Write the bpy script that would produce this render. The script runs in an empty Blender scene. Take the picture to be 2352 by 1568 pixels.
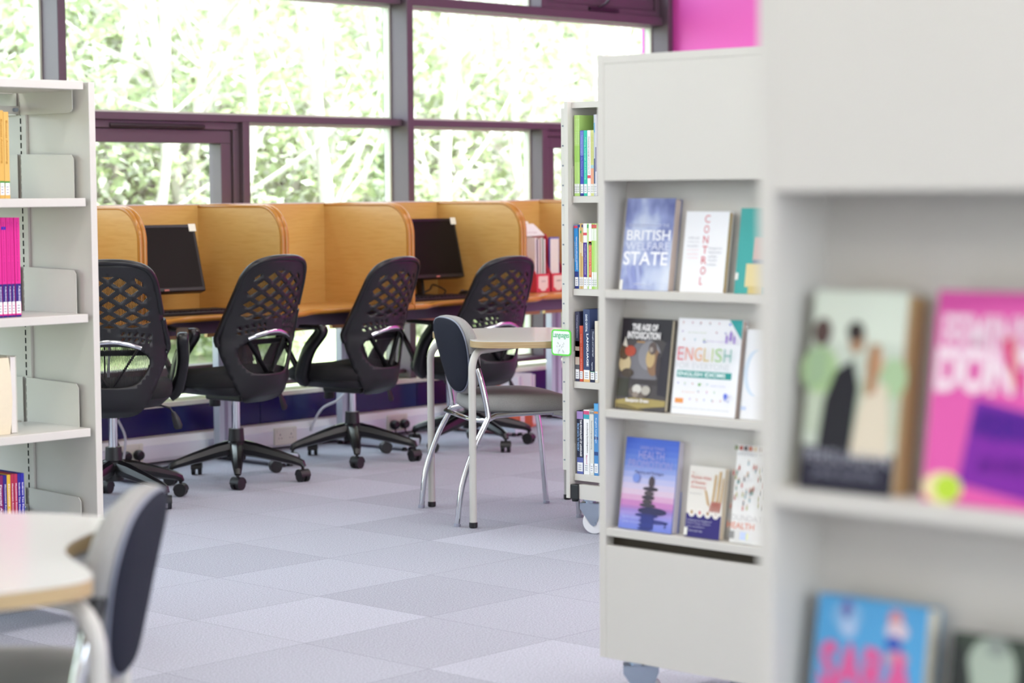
import bpy, math, random
import numpy as np
from mathutils import Vector, Matrix
from mathutils.geometry import delaunay_2d_cdt

SC = bpy.context.scene
COL = SC.collection
R = math.radians
PI = math.pi

# ------------------------------------------------------------------ camera, world, sun, exposure
YAW, PITCH, ROLL = 0.82162, 0.07058, -0.00755
cam_d = bpy.data.cameras.new('camera')
cam_d.lens = 75.0
cam_d.sensor_width = 36.0
cam_d.dof.use_dof = True
cam_d.dof.focus_distance = 7.3
cam_d.dof.aperture_fstop = 3.0
cam_d.clip_end = 300
cam = bpy.data.objects.new('camera', cam_d)
COL.objects.link(cam)
_f = Vector((math.sin(YAW) * math.cos(PITCH), math.cos(YAW) * math.cos(PITCH), -math.sin(PITCH)))
_r0 = Vector((math.cos(YAW), -math.sin(YAW), 0))
_u0 = _r0.cross(_f)
_r = _r0 * math.cos(ROLL) + _u0 * math.sin(ROLL)
_u = -_r0 * math.sin(ROLL) + _u0 * math.cos(ROLL)
m3 = Matrix((_r, _u, -_f)).transposed()
cam.matrix_world = Matrix.Translation((0, 0, 1.2843)) @ m3.to_4x4()
SC.camera = cam

world = bpy.data.worlds.new('sky')
SC.world = world
world.use_nodes = True
wn = world.node_tree.nodes
bg = wn['Background']
sky = wn.new('ShaderNodeTexSky')
sky.sky_type = 'HOSEK_WILKIE'
sky.turbidity = 6.0
sky.ground_albedo = 0.5
sky.sun_direction = Vector((0.25, -0.7, 0.75)).normalized()
mixw = wn.new('ShaderNodeMix')
mixw.data_type = 'RGBA'
mixw.inputs[0].default_value = 0.6
mixw.inputs[7].default_value = (0.80, 0.90, 1.0, 1)
world.node_tree.links.new(sky.outputs[0], mixw.inputs[6])
world.node_tree.links.new(mixw.outputs[2], bg.inputs[0])
bg.inputs[1].default_value = 10.0

sun_d = bpy.data.lights.new('sun', 'SUN')
sun_d.energy = 11.0
sun_d.angle = R(3)
sun_d.color = (1.0, 0.985, 0.95)
sun = bpy.data.objects.new('sun', sun_d)
COL.objects.link(sun)
sun.rotation_euler = Vector((-0.25, 0.66, -0.85)).to_track_quat('-Z', 'Y').to_euler()

LAMP_W = 15.5
for ix in range(5):
    for iy in range(4):
        ld = bpy.data.lights.new('ceiling_lamp', 'AREA')
        ld.shape = 'RECTANGLE'
        ld.size = 1.2
        ld.size_y = 0.6
        ld.energy = LAMP_W * (0.7 if ix == 0 else 1.7 if ix > 1 and iy < 3 else 1.0)
        ld.color = (1.0, 0.965, 0.91)
        lo = bpy.data.objects.new('ceiling_lamp', ld)
        lo.location = (-1.2 + 2.5 * ix, -1.2 + 2.5 * iy, 3.17)
        COL.objects.link(lo)

# daylight: bluish area lamps added for assumed, unseen windows behind the camera
for wx, we in ((0.2, 8.0), (3.6, 290.0), (7.0, 380.0)):
    ld = bpy.data.lights.new('daylight_fill', 'AREA')
    ld.shape = 'RECTANGLE'
    ld.size = 2.6
    ld.size_y = 1.7
    ld.energy = we
    ld.color = (0.74, 0.85, 1.0)
    lo = bpy.data.objects.new('daylight_fill', ld)
    lo.location = (wx, -3.1, 1.75)
    lo.rotation_euler = (PI / 2, 0, PI)
    COL.objects.link(lo)

vs = SC.view_settings
vs.view_transform = 'Standard'
vs.look = 'None'
vs.gamma = 1.0
vs.use_curve_mapping = False
vs.exposure = 0.2
SC.cycles.use_denoising = True
SC.cycles.max_bounces = 8
SC.cycles.diffuse_bounces = 4
SC.cycles.glossy_bounces = 3
SC.cycles.transparent_max_bounces = 16
SC.cycles.transmission_bounces = 4
SC.cycles.caustics_reflective = False
SC.cycles.caustics_refractive = False
SC.cycles.sample_clamp_indirect = 6.0

# ------------------------------------------------------------------ materials
def lin(c):
    c = c / 255.0
    return c / 12.92 if c <= 0.04045 else ((c + 0.055) / 1.055) ** 2.4

def rgb(c):
    if isinstance(c, str):
        c = tuple(int(c[i:i + 2], 16) for i in (0, 2, 4))
    return (lin(c[0]), lin(c[1]), lin(c[2]), 1.0)

MATS = {}

def mat(name, c, rough=0.5, metal=0.0, spec=0.5, noise=None, bump=None):
    """noise=(scale, amount): small mottling of the base colour; bump=(scale, strength)"""
    if name in MATS:
        return MATS[name]
    m = bpy.data.materials.new(name)
    m.use_nodes = True
    nt = m.node_tree
    b = nt.nodes['Principled BSDF']
    b.inputs['Base Color'].default_value = rgb(c)
    b.inputs['Roughness'].default_value = rough
    b.inputs['Metallic'].default_value = metal
    b.inputs['Specular IOR Level'].default_value = spec
    if noise or bump:
        tc = nt.nodes.new('ShaderNodeTexCoord')
    if noise:
        n = nt.nodes.new('ShaderNodeTexNoise')
        n.inputs['Scale'].default_value = noise[0]
        n.inputs['Detail'].default_value = 4
        nt.links.new(tc.outputs['Object'], n.inputs['Vector'])
        mr = nt.nodes.new('ShaderNodeMapRange')
        mr.inputs[3].default_value = 1 - noise[1]
        mr.inputs[4].default_value = 1 + noise[1]
        nt.links.new(n.outputs['Fac'], mr.inputs[0])
        mx = nt.nodes.new('ShaderNodeVectorMath')
        mx.operation = 'SCALE'
        mx.inputs[0].default_value = rgb(c)[:3]
        nt.links.new(mr.outputs[0], mx.inputs['Scale'])
        nt.links.new(mx.outputs[0], b.inputs['Base Color'])
    if bump:
        n2 = nt.nodes.new('ShaderNodeTexNoise')
        n2.inputs['Scale'].default_value = bump[0]
        nt.links.new(tc.outputs['Object'], n2.inputs['Vector'])
        bp = nt.nodes.new('ShaderNodeBump')
        bp.inputs['Strength'].default_value = bump[1]
        bp.inputs['Distance'].default_value = 0.002
        nt.links.new(n2.outputs['Fac'], bp.inputs['Height'])
        nt.links.new(bp.outputs[0], b.inputs['Normal'])
    MATS[name] = m
    return m

def paper(c):
    h = c if isinstance(c, str) else '%02x%02x%02x' % tuple(c)
    return mat('print_' + h, c, rough=0.45, spec=0.35)

def ramp_mat(name, stops, scale, stretch=(1, 1, 1), rough=0.45, detail=3):
    if name in MATS:
        return MATS[name]
    m = mat(name, 'ffffff', rough)
    nt = m.node_tree
    tc = nt.nodes.new('ShaderNodeTexCoord')
    mp = nt.nodes.new('ShaderNodeMapping')
    mp.inputs['Scale'].default_value = stretch
    n = nt.nodes.new('ShaderNodeTexNoise')
    n.inputs['Scale'].default_value = scale
    n.inputs['Detail'].default_value = detail
    cr = nt.nodes.new('ShaderNodeValToRGB')
    els = cr.color_ramp.elements
    while len(els) < len(stops):
        els.new(0.5)
    for e, (p, c) in zip(els, stops):
        e.position = p
        e.color = rgb(c)
    nt.links.new(tc.outputs['Object'], mp.inputs[0])
    nt.links.new(mp.outputs[0], n.inputs['Vector'])
    nt.links.new(n.outputs['Fac'], cr.inputs[0])
    nt.links.new(cr.outputs[0], nt.nodes['Principled BSDF'].inputs['Base Color'])
    return m

def wood_mat(name, c1, c2, stretch, rough=0.3):
    m = ramp_mat(name, [(0.3, c1), (0.5, c2), (0.7, c1)], 5.0, stretch, rough, 5)
    m.node_tree.nodes['Principled BSDF'].inputs['Specular IOR Level'].default_value = 0.85
    return m

M_white = mat('white_shelf_paint', (207, 203, 196), 0.4, noise=(3, 0.015))
M_metal_white = mat('ivory_powder_coat', (206, 203, 196), 0.42, noise=(6, 0.015))
M_frame = mat('plum_grey_aluminium', (86, 70, 80), 0.45, noise=(4, 0.04))
M_frame_dark = mat('dark_gasket', (48, 36, 48), 0.5)
M_mull = mat('pale_blue_grey_aluminium', (165, 180, 192), 0.4, noise=(3, 0.02))
M_sillw = mat('white_gloss_sill', (232, 230, 215), 0.3)
M_trunk = mat('white_plastic_trunking', (242, 244, 250), 0.35)
M_navy = mat('navy_gloss_panel', (14, 15, 88), 0.16, spec=0.6)
M_beech_x = wood_mat('beech_laminate', (204, 157, 84), (212, 169, 98), (1.2, 1.2, 14))
M_beech_top = wood_mat('beech_worktop', (194, 140, 74), (206, 154, 88), (1.2, 10, 10), 0.25)
M_nose = mat('varnished_beech_edge', (180, 122, 50), 0.16, noise=(8, 0.08))
M_black = mat('black_plastic', (20, 19, 23), 0.42, bump=(900, 0.15))
M_black_s = mat('black_satin_plastic', (16, 15, 19), 0.28)
M_blackfab = mat('black_fabric', (17, 16, 19), 0.85, bump=(700, 0.4))
M_chrome = mat('chrome', (214, 216, 220), 0.08, 1.0)
M_steel = mat('zinc_steel', (170, 182, 198), 0.28, 1.0)
M_grey_metal = mat('grey_metal', (150, 152, 168), 0.38, 0.5)
M_legmetal = mat('pale_grey_leg_paint', (188, 192, 206), 0.35)
M_tabletop = mat('white_laminate', (206, 205, 202), 0.16, noise=(3, 0.01))
M_ply = ramp_mat('plywood_edge', [(0.3, (160, 134, 96)), (0.7, (188, 164, 124))], 8, (1, 1, 40))
M_tleg = mat('warm_grey_leg_paint', (190, 187, 182), 0.35)
M_fab = mat('light_grey_upholstery', (150, 148, 146), 0.95, noise=(260, 0.18), bump=(500, 0.6))
M_fabback = mat('slate_upholstery', (32, 34, 46), 0.9, spec=0.15, noise=(260, 0.12), bump=(500, 0.5))
M_page = mat('book_pages', (226, 214, 188), 0.8, noise=(60, 0.05))
M_page_tan = mat('tan_book_pages', (196, 168, 118), 0.8, noise=(60, 0.06))
M_pagew = mat('white_book_pages', (222, 218, 214), 0.8, noise=(60, 0.04))
M_wheel = mat('white_nylon', (226, 226, 230), 0.35)
M_pink = mat('magenta_wall_paint', (232, 88, 188), 0.5, noise=(2, 0.02))
M_ceil = mat('ceiling_paint', (236, 234, 230), 0.8)
M_wallp = mat('wall_paint', (226, 222, 214), 0.8)
M_screen = mat('black_monitor_screen', (22, 17, 15), 0.35, spec=0.12)
M_monitor = mat('black_monitor_case', (22, 20, 20), 0.4)
M_cable_w = mat('white_cable', (205, 205, 212), 0.4)
M_cable_b = mat('black_cable', (24, 24, 34), 0.4)
M_slot = mat('dark_slot', (14, 14, 12), 0.9)
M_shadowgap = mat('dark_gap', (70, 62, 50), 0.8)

def carpet_mat():
    m = mat('carpet_tiles', (150, 152, 162), 0.95, spec=0.15)
    nt = m.node_tree
    L = nt.links.new
    b = nt.nodes['Principled BSDF']
    geo = nt.nodes.new('ShaderNodeNewGeometry')
    off = nt.nodes.new('ShaderNodeVectorMath')
    off.operation = 'SUBTRACT'
    off.inputs[1].default_value = (4.998, 6.035, 0)
    L(geo.outputs['Position'], off.inputs[0])
    sc = nt.nodes.new('ShaderNodeVectorMath')
    sc.operation = 'SCALE'
    sc.inputs['Scale'].default_value = 2.0
    L(off.outputs[0], sc.inputs[0])
    fl = nt.nodes.new('ShaderNodeVectorMath')
    fl.operation = 'FLOOR'
    L(sc.outputs[0], fl.inputs[0])
    wnz = nt.nodes.new('ShaderNodeTexWhiteNoise')
    wnz.noise_dimensions = '3D'
    L(fl.outputs[0], wnz.inputs['Vector'])
    # quarter-turn look: alternate tiles a touch darker, plus a random share
    sep = nt.nodes.new('ShaderNodeSeparateXYZ')
    L(fl.outputs[0], sep.inputs[0])
    add = nt.nodes.new('ShaderNodeMath')
    L(sep.outputs[0], add.inputs[0])
    L(sep.outputs[1], add.inputs[1])
    md = nt.nodes.new('ShaderNodeMath')
    md.operation = 'PINGPONG'
    md.inputs[1].default_value = 1.0
    L(add.outputs[0], md.inputs[0])
    tile = nt.nodes.new('ShaderNodeMath')
    tile.operation = 'MULTIPLY_ADD'
    tile.inputs[1].default_value = 0.04
    tile.inputs[2].default_value = 0.86
    L(md.outputs[0], tile.inputs[0])
    rn = nt.nodes.new('ShaderNodeMath')
    rn.operation = 'MULTIPLY_ADD'
    rn.inputs[1].default_value = 0.17
    L(wnz.outputs['Value'], rn.inputs[0])
    L(tile.outputs[0], rn.inputs[2])
    # fibre speckle
    n = nt.nodes.new('ShaderNodeTexNoise')
    n.inputs['Scale'].default_value = 190
    n.inputs['Detail'].default_value = 3
    n.inputs['Roughness'].default_value = 0.8
    L(geo.outputs['Position'], n.inputs['Vector'])
    mr = nt.nodes.new('ShaderNodeMapRange')
    mr.inputs[1].default_value = 0.3
    mr.inputs[2].default_value = 0.7
    mr.inputs[3].default_value = 0.6
    mr.inputs[4].default_value = 1.36
    L(n.outputs['Fac'], mr.inputs[0])
    mu = nt.nodes.new('ShaderNodeMath')
    mu.operation = 'MULTIPLY'
    L(rn.outputs[0], mu.inputs[0])
    L(mr.outputs[0], mu.inputs[1])
    # seams
    fr = nt.nodes.new('ShaderNodeVectorMath')
    fr.operation = 'FRACTION'
    L(sc.outputs[0], fr.inputs[0])
    sf = nt.nodes.new('ShaderNodeSeparateXYZ')
    L(fr.outputs[0], sf.inputs[0])
    ge = []
    for k in (0, 1):
        d = nt.nodes.new('ShaderNodeMath')
        d.operation = 'PINGPONG'
        d.inputs[1].default_value = 0.5
        L(sf.outputs[k], d.inputs[0])
        g = nt.nodes.new('ShaderNodeMath')
        g.operation = 'GREATER_THAN'
        g.inputs[1].default_value = 0.004
        L(d.outputs[0], g.inputs[0])
        ge.append(g)
    mm = nt.nodes.new('ShaderNodeMath')
    mm.operation = 'MULTIPLY'
    L(ge[0].outputs[0], mm.inputs[0])
    L(ge[1].outputs[0], mm.inputs[1])
    sm = nt.nodes.new('ShaderNodeMath')
    sm.operation = 'MULTIPLY_ADD'
    sm.inputs[1].default_value = 0.22
    sm.inputs[2].default_value = 0.78
    L(mm.outputs[0], sm.inputs[0])
    m2 = nt.nodes.new('ShaderNodeMath')
    m2.operation = 'MULTIPLY'
    L(mu.outputs[0], m2.inputs[0])
    L(sm.outputs[0], m2.inputs[1])
    cs = nt.nodes.new('ShaderNodeVectorMath')
    cs.operation = 'SCALE'
    cs.inputs[0].default_value = rgb((170, 172, 184))[:3]
    L(m2.outputs[0], cs.inputs['Scale'])
    L(cs.outputs[0], b.inputs['Base Color'])
    bp = nt.nodes.new('ShaderNodeBump')
    bp.inputs['Strength'].default_value = 0.5
    bp.inputs['Distance'].default_value = 0.003
    L(n.outputs['Fac'], bp.inputs['Height'])
    L(bp.outputs[0], b.inputs['Normal'])
    return m

def glass_mat():
    m = bpy.data.materials.new('window_glass')
    m.use_nodes = True
    nt = m.node_tree
    nt.nodes.clear()
    o = nt.nodes.new('ShaderNodeOutputMaterial')
    tr = nt.nodes.new('ShaderNodeBsdfTransparent')
    tr.inputs[0].default_value = (0.96, 0.985, 0.97, 1)
    gl = nt.nodes.new('ShaderNodeBsdfGlossy')
    gl.inputs['Roughness'].default_value = 0.01
    fr = nt.nodes.new('ShaderNodeFresnel')
    ge = nt.nodes.new('ShaderNodeNewGeometry')
    io = nt.nodes.new('ShaderNodeMapRange')
    io.inputs[3].default_value = 1.45
    io.inputs[4].default_value = 1 / 1.45
    nt.links.new(ge.outputs['Backfacing'], io.inputs[0])
    nt.links.new(io.outputs[0], fr.inputs[0])
    mx = nt.nodes.new('ShaderNodeMixShader')
    nt.links.new(fr.outputs[0], mx.inputs[0])
    nt.links.new(tr.outputs[0], mx.inputs[1])
    nt.links.new(gl.outputs[0], mx.inputs[2])
    nt.links.new(mx.outputs[0], o.inputs[0])
    return m

def net_mat():
    """open-weave chair mesh: dark threads, the rest open"""
    m = bpy.data.materials.new('black_mesh_fabric')
    m.use_nodes = True
    nt = m.node_tree
    b = nt.nodes['Principled BSDF']
    b.inputs['Base Color'].default_value = rgb((26, 25, 30))
    b.inputs['Roughness'].default_value = 0.8
    o = nt.nodes['Material Output']
    tc = nt.nodes.new('ShaderNodeTexCoord')
    w1 = nt.nodes.new('ShaderNodeTexWave')
    w1.bands_direction = 'X'
    w1.inputs['Scale'].default_value = 55
    w1.inputs['Distortion'].default_value = 1.2
    w1.inputs['Detail Scale'].default_value = 3
    nt.links.new(tc.outputs['Object'], w1.inputs['Vector'])
    st = nt.nodes.new('ShaderNodeMath')
    st.operation = 'GREATER_THAN'
    st.inputs[1].default_value = 0.30
    nt.links.new(w1.outputs['Fac'], st.inputs[0])
    tr = nt.nodes.new('ShaderNodeBsdfTransparent')
    mx = nt.nodes.new('ShaderNodeMixShader')
    nt.links.new(st.outputs[0], mx.inputs[0])
    nt.links.new(tr.outputs[0], mx.inputs[1])
    nt.links.new(b.outputs[0], mx.inputs[2])
    nt.links.new(mx.outputs[0], o.inputs[0])
    return m

def leaf_mat(name, c):
    m = bpy.data.materials.new(name)
    m.use_nodes = True
    nt = m.node_tree
    nt.nodes.clear()
    o = nt.nodes.new('ShaderNodeOutputMaterial')
    d = nt.nodes.new('ShaderNodeBsdfDiffuse')
    t = nt.nodes.new('ShaderNodeBsdfTranslucent')
    d.inputs[0].default_value = rgb(c)
    t.inputs[0].default_value = rgb(c)
    mx = nt.nodes.new('ShaderNodeMixShader')
    mx.inputs[0].default_value = 0.3
    nt.links.new(d.outputs[0], mx.inputs[1])
    nt.links.new(t.outputs[0], mx.inputs[2])
    nt.links.new(mx.outputs[0], o.inputs[0])
    return m

M_carpet = carpet_mat()
M_glass = glass_mat()
M_net = net_mat()
M_leaf = [leaf_mat('spring_leaf', (178, 192, 146)), leaf_mat('pale_leaf', (202, 206, 190)), leaf_mat('mid_leaf', (176, 192, 148))]
M_bark = mat('grey_bark', (192, 188, 176), 0.9, noise=(8, 0.2))
M_grass = ramp_mat('grass_bank', [(0.3, (140, 154, 104)), (0.5, (160, 170, 134)), (0.7, (158, 156, 136))], 1.6, rough=0.95, detail=6)

# ------------------------------------------------------------------ mesh helpers
class MB:
    def __init__(self):
        self.v, self.f, self.m = [], [], []
        self.slots = []
        self.X = Matrix.Identity(4)

    def slot(self, ma):
        if ma is None:
            return 0
        if ma not in self.slots:
            self.slots.append(ma)
        return self.slots.index(ma)

    def add(self, vs, fs, ma=None):
        o = len(self.v)
        self.v += [tuple(self.X @ Vector(p)) for p in vs]
        s = self.slot(ma)
        self.f += [tuple(i + o for i in q) for q in fs]
        self.m += [s] * len(fs)
        return self

    def box(self, x0, y0, z0, x1, y1, z1, ma=None):
        vs = [(x0, y0, z0), (x1, y0, z0), (x1, y1, z0), (x0, y1, z0), (x0, y0, z1), (x1, y0, z1), (x1, y1, z1), (x0, y1, z1)]
        return self.add(vs, [(3, 2, 1, 0), (4, 5, 6, 7), (0, 1, 5, 4), (1, 2, 6, 5), (2, 3, 7, 6), (3, 0, 4, 7)], ma)

    def loft(self, rings, caps=True, closed=False, ma=None):
        n = len(rings[0])
        vs = [p for r in rings for p in r]
        fs = []
        k = len(rings)
        for i in range(k if closed else k - 1):
            a, b = i * n, ((i + 1) % k) * n
            for j in range(n):
                j2 = (j + 1) % n
                fs.append((a + j, a + j2, b + j2, b + j))
        if caps and not closed:
            fs.append(tuple(range(n - 1, -1, -1)))
            fs.append(tuple((k - 1) * n + j for j in range(n)))
        return self.add(vs, fs, ma)

    def tube(self, path, r, n=10, rb=None, up=None, closed=False, caps=True, ma=None):
        P = [Vector(p) for p in path]
        k = len(P)
        ra = r if isinstance(r, (list, tuple)) else [r] * k
        rb_ = ra if rb is None else (rb if isinstance(rb, (list, tuple)) else [rb] * k)
        rings = []
        prev = None
        for i in range(k):
            if closed:
                t = (P[(i + 1) % k] - P[i - 1]).normalized()
            else:
                t = (P[min(i + 1, k - 1)] - P[max(i - 1, 0)]).normalized()
            if up is not None:
                u = Vector(up) - t * t.dot(Vector(up))
            elif prev is None:
                h = Vector((0, 0, 1)) if abs(t.z) < 0.9 else Vector((1, 0, 0))
                u = h - t * t.dot(h)
            else:
                u = prev - t * t.dot(prev)
            u.normalize()
            prev = u
            s = t.cross(u)
            rings.append([P[i] + s * (ra[i] * math.cos(2 * PI * j / n)) + u * (rb_[i] * math.sin(2 * PI * j / n)) for j in range(n)])
        return self.loft(rings, caps, closed, ma)

    def cyl(self, a, b, r, n=16, r2=None, ma=None):
        return self.tube([a, b], [r, r if r2 is None else r2], n, ma=ma)

    def lathe(self, prof, n=24, c=(0, 0, 0), ma=None):
        rings = [[(c[0] + r * math.cos(2 * PI * j / n), c[1] + r * math.sin(2 * PI * j / n), c[2] + z) for j in range(n)] for r, z in prof]
        return self.loft(rings, True, False, ma)

    def prism(self, poly, fn0, fn1, ma=None):
        """poly of 2-D points; fn0/fn1 map a 2-D point to the two faces"""
        n = len(poly)
        vs = [fn0(p) for p in poly] + [fn1(p) for p in poly]
        fs = [tuple(range(n)), tuple(range(2 * n - 1, n - 1, -1))]
        fs += [(i, n + i, n + (i + 1) % n, (i + 1) % n) for i in range(n)]
        return self.add(vs, fs, ma)

    def build(self, name, ma=None, parent=None, smooth=None, bev=None, loc=None):
        me = bpy.data.meshes.new(name)
        me.from_pydata(self.v, [], self.f)
        if self.slots:
            for s in self.slots:
                me.materials.append(s)
            me.polygons.foreach_set('material_index', self.m)
        else:
            me.materials.append(ma)
        bmfix(me)
        if smooth:
            me.polygons.foreach_set('use_smooth', [True] * len(me.polygons))
            me.set_sharp_from_angle(angle=R(smooth))
        me.update()
        o = bpy.data.objects.new(name, me)
        COL.objects.link(o)
        if parent is not None:
            o.parent = parent
        if loc:
            o.location = loc
        if bev:
            b = o.modifiers.new('edge', 'BEVEL')
            b.width = bev
            b.segments = 2
            b.limit_method = 'ANGLE'
            b.angle_limit = R(40)
        return o

def bmfix(me):
    import bmesh
    bm = bmesh.new()
    bm.from_mesh(me)
    bmesh.ops.recalc_face_normals(bm, faces=bm.faces)
    bm.to_mesh(me)
    bm.free()

def catmull(P, k=4, closed=False):
    P = [np.array(p, float) for p in P]
    n = len(P)
    out = []
    for i in range(n if closed else n - 1):
        if closed:
            a, b, c, d = P[i - 1], P[i], P[(i + 1) % n], P[(i + 2) % n]
        else:
            a, b, c, d = P[max(i - 1, 0)], P[i], P[i + 1], P[min(i + 2, n - 1)]
        for j in range(k):
            t = j / k
            out.append(0.5 * ((2 * b) + (c - a) * t + (2 * a - 5 * b + 4 * c - d) * t * t + (3 * b - a - 3 * c + d) * t ** 3))
    if not closed:
        out.append(P[-1])
    return [tuple(p) for p in out]

def tag(o, label=None, cat=None, group=None, kind=None):
    if label:
        o['label'] = label
    if cat:
        o['category'] = cat
    if group:
        o['group'] = group
    if kind:
        o['kind'] = kind
    return o

def thing(name, label, cat, loc=(0, 0, 0), rz=0.0, group=None, rx=0.0):
    o = bpy.data.objects.new(name, None)
    o.empty_display_size = 0.05
    COL.objects.link(o)
    o.location = loc
    o.rotation_euler = (rx, 0, rz)
    return tag(o, label, cat, group)

def struct(o):
    o['kind'] = 'structure'
    return o

def copy_tree(src, parent=None):
    c = src.copy()
    COL.objects.link(c)
    if parent is not None:
        c.parent = parent
    for ch in list(src.children):
        copy_tree(ch, c)
    return c

TEXT_CACHE = {}

def text_mesh(s, bold=0.0, spacing=1.0):
    """flat letter outlines as (verts, faces) normalised to the string's box (0..1, 0..1)"""
    k = (s, bold, spacing)
    if k in TEXT_CACHE:
        return TEXT_CACHE[k]
    cu = bpy.data.curves.new('lettering', 'FONT')
    cu.body = s
    cu.size = 1
    cu.offset = bold
    cu.space_character = spacing
    cu.resolution_u = 3
    ob = bpy.data.objects.new('lettering', cu)
    COL.objects.link(ob)
    dg = bpy.context.evaluated_depsgraph_get()
    me = bpy.data.meshes.new_from_object(ob.evaluated_get(dg))
    v = np.array([p.co[:] for p in me.vertices])
    f = [tuple(p.vertices) for p in me.polygons]
    bpy.data.objects.remove(ob)
    bpy.data.curves.remove(cu)
    bpy.data.meshes.remove(me)
    lo, hi = v[:, :2].min(0), v[:, :2].max(0)
    v = (v[:, :2] - lo) / np.maximum(hi - lo, 1e-6)
    asp = (hi[0] - lo[0]) / max(hi[1] - lo[1], 1e-6)
    TEXT_CACHE[k] = (v, f, asp)
    return TEXT_CACHE[k]

def put_text(mb, s, u0, v0, w, h, fn, ma=None, bold=0.0, spacing=1.0):
    """letters filling the box (u0, v0, w, h) of a 2-D face; fn(u, v) gives the 3-D point. w or h None keeps the aspect."""
    v, f, asp = text_mesh(s, bold, spacing)
    if w is None:
        w = h * asp
    if h is None:
        h = w / asp
    mb.add([fn(u0 + p[0] * w, v0 + p[1] * h) for p in v], f, ma)

def ell(cu, cv, ru, rv, n=20, a0=0.0):
    return [(cu + ru * math.cos(a0 + 2 * PI * i / n), cv + rv * math.sin(a0 + 2 * PI * i / n)) for i in range(n)]

def rect(u0, v0, u1, v1):
    return [(u0, v0), (u1, v0), (u1, v1), (u0, v1)]

def rrect(u0, v0, u1, v1, r, k=5):
    out = []
    for cu, cv, a in ((u1 - r, v0 + r, -PI / 2), (u1 - r, v1 - r, 0), (u0 + r, v1 - r, PI / 2), (u0 + r, v0 + r, PI)):
        out += [(cu + r * math.cos(a + PI / 2 * i / k), cv + r * math.sin(a + PI / 2 * i / k)) for i in range(k + 1)]
    return out

# ------------------------------------------------------------------ the room
XL, XR, YB, YW, ZC = -3.0, 10.26, -3.0, 8.31, 3.2
mb = MB().box(XL - .2, YB - .2, -.12, XR + .2, YW + .12, 0)
struct(mb.build('floor', M_carpet))
mb = MB().box(XL - .2, YB - .2, ZC, XR + .2, YW + .12, ZC + .15)
struct(mb.build('ceiling', M_ceil))
struct(MB().box(XL - .2, YB - .2, 0, XL, YW + .12, ZC).build('wall_left', M_wallp))
mb = MB()
xw = XL
for wx in (0.2, 3.6, 7.0):                                         # three openings, cut to suit the added lamps
    mb.box(xw, YB - .2, 0, wx - 1.35, YB, ZC)
    mb.box(wx - 1.35, YB - .2, 0, wx + 1.35, YB, .85)
    mb.box(wx - 1.35, YB - .2, 2.65, wx + 1.35, YB, ZC)
    xw = wx + 1.35
mb.box(xw, YB - .2, 0, XR, YB, ZC)
struct(mb.build('wall_back', M_wallp))
struct(MB().box(XR, YB - .2, 0, XR + .2, YW + .12, ZC).build('wall_right', M_pink))
# wall under and over the glazing
mb = MB()
x = XL
while x < XR - 0.01:
    x1 = min(x + 1.105, XR)
    mb.box(x + .002, 8.19, .12, x1 - .002, 8.40, .26)
    x = x1
mb.box(XL, 8.22, 0, XR, 8.40, .262)
wall_w = struct(mb.build('wall_window', M_navy))
struct(MB().box(XL, 8.19, 2.95, XR, 8.40, ZC).build('wall_window_head', M_wallp))
struct(MB().box(XL, 8.16, .26, XR, 8.40, .283).build('trim_1', M_sillw, bev=.003))
mb = MB().prism([(8.188, 0.012), (8.10, 0.012), (8.092, .03), (8.092, .095), (8.115, .126), (8.188, .126)],
                lambda p: (XL, p[0], p[1]), lambda p: (XR, p[0], p[1]))
mb.box(XL, 8.089, .088, XR, 8.095, .094)
struct(mb.build('trim_2', M_trunk))

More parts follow.
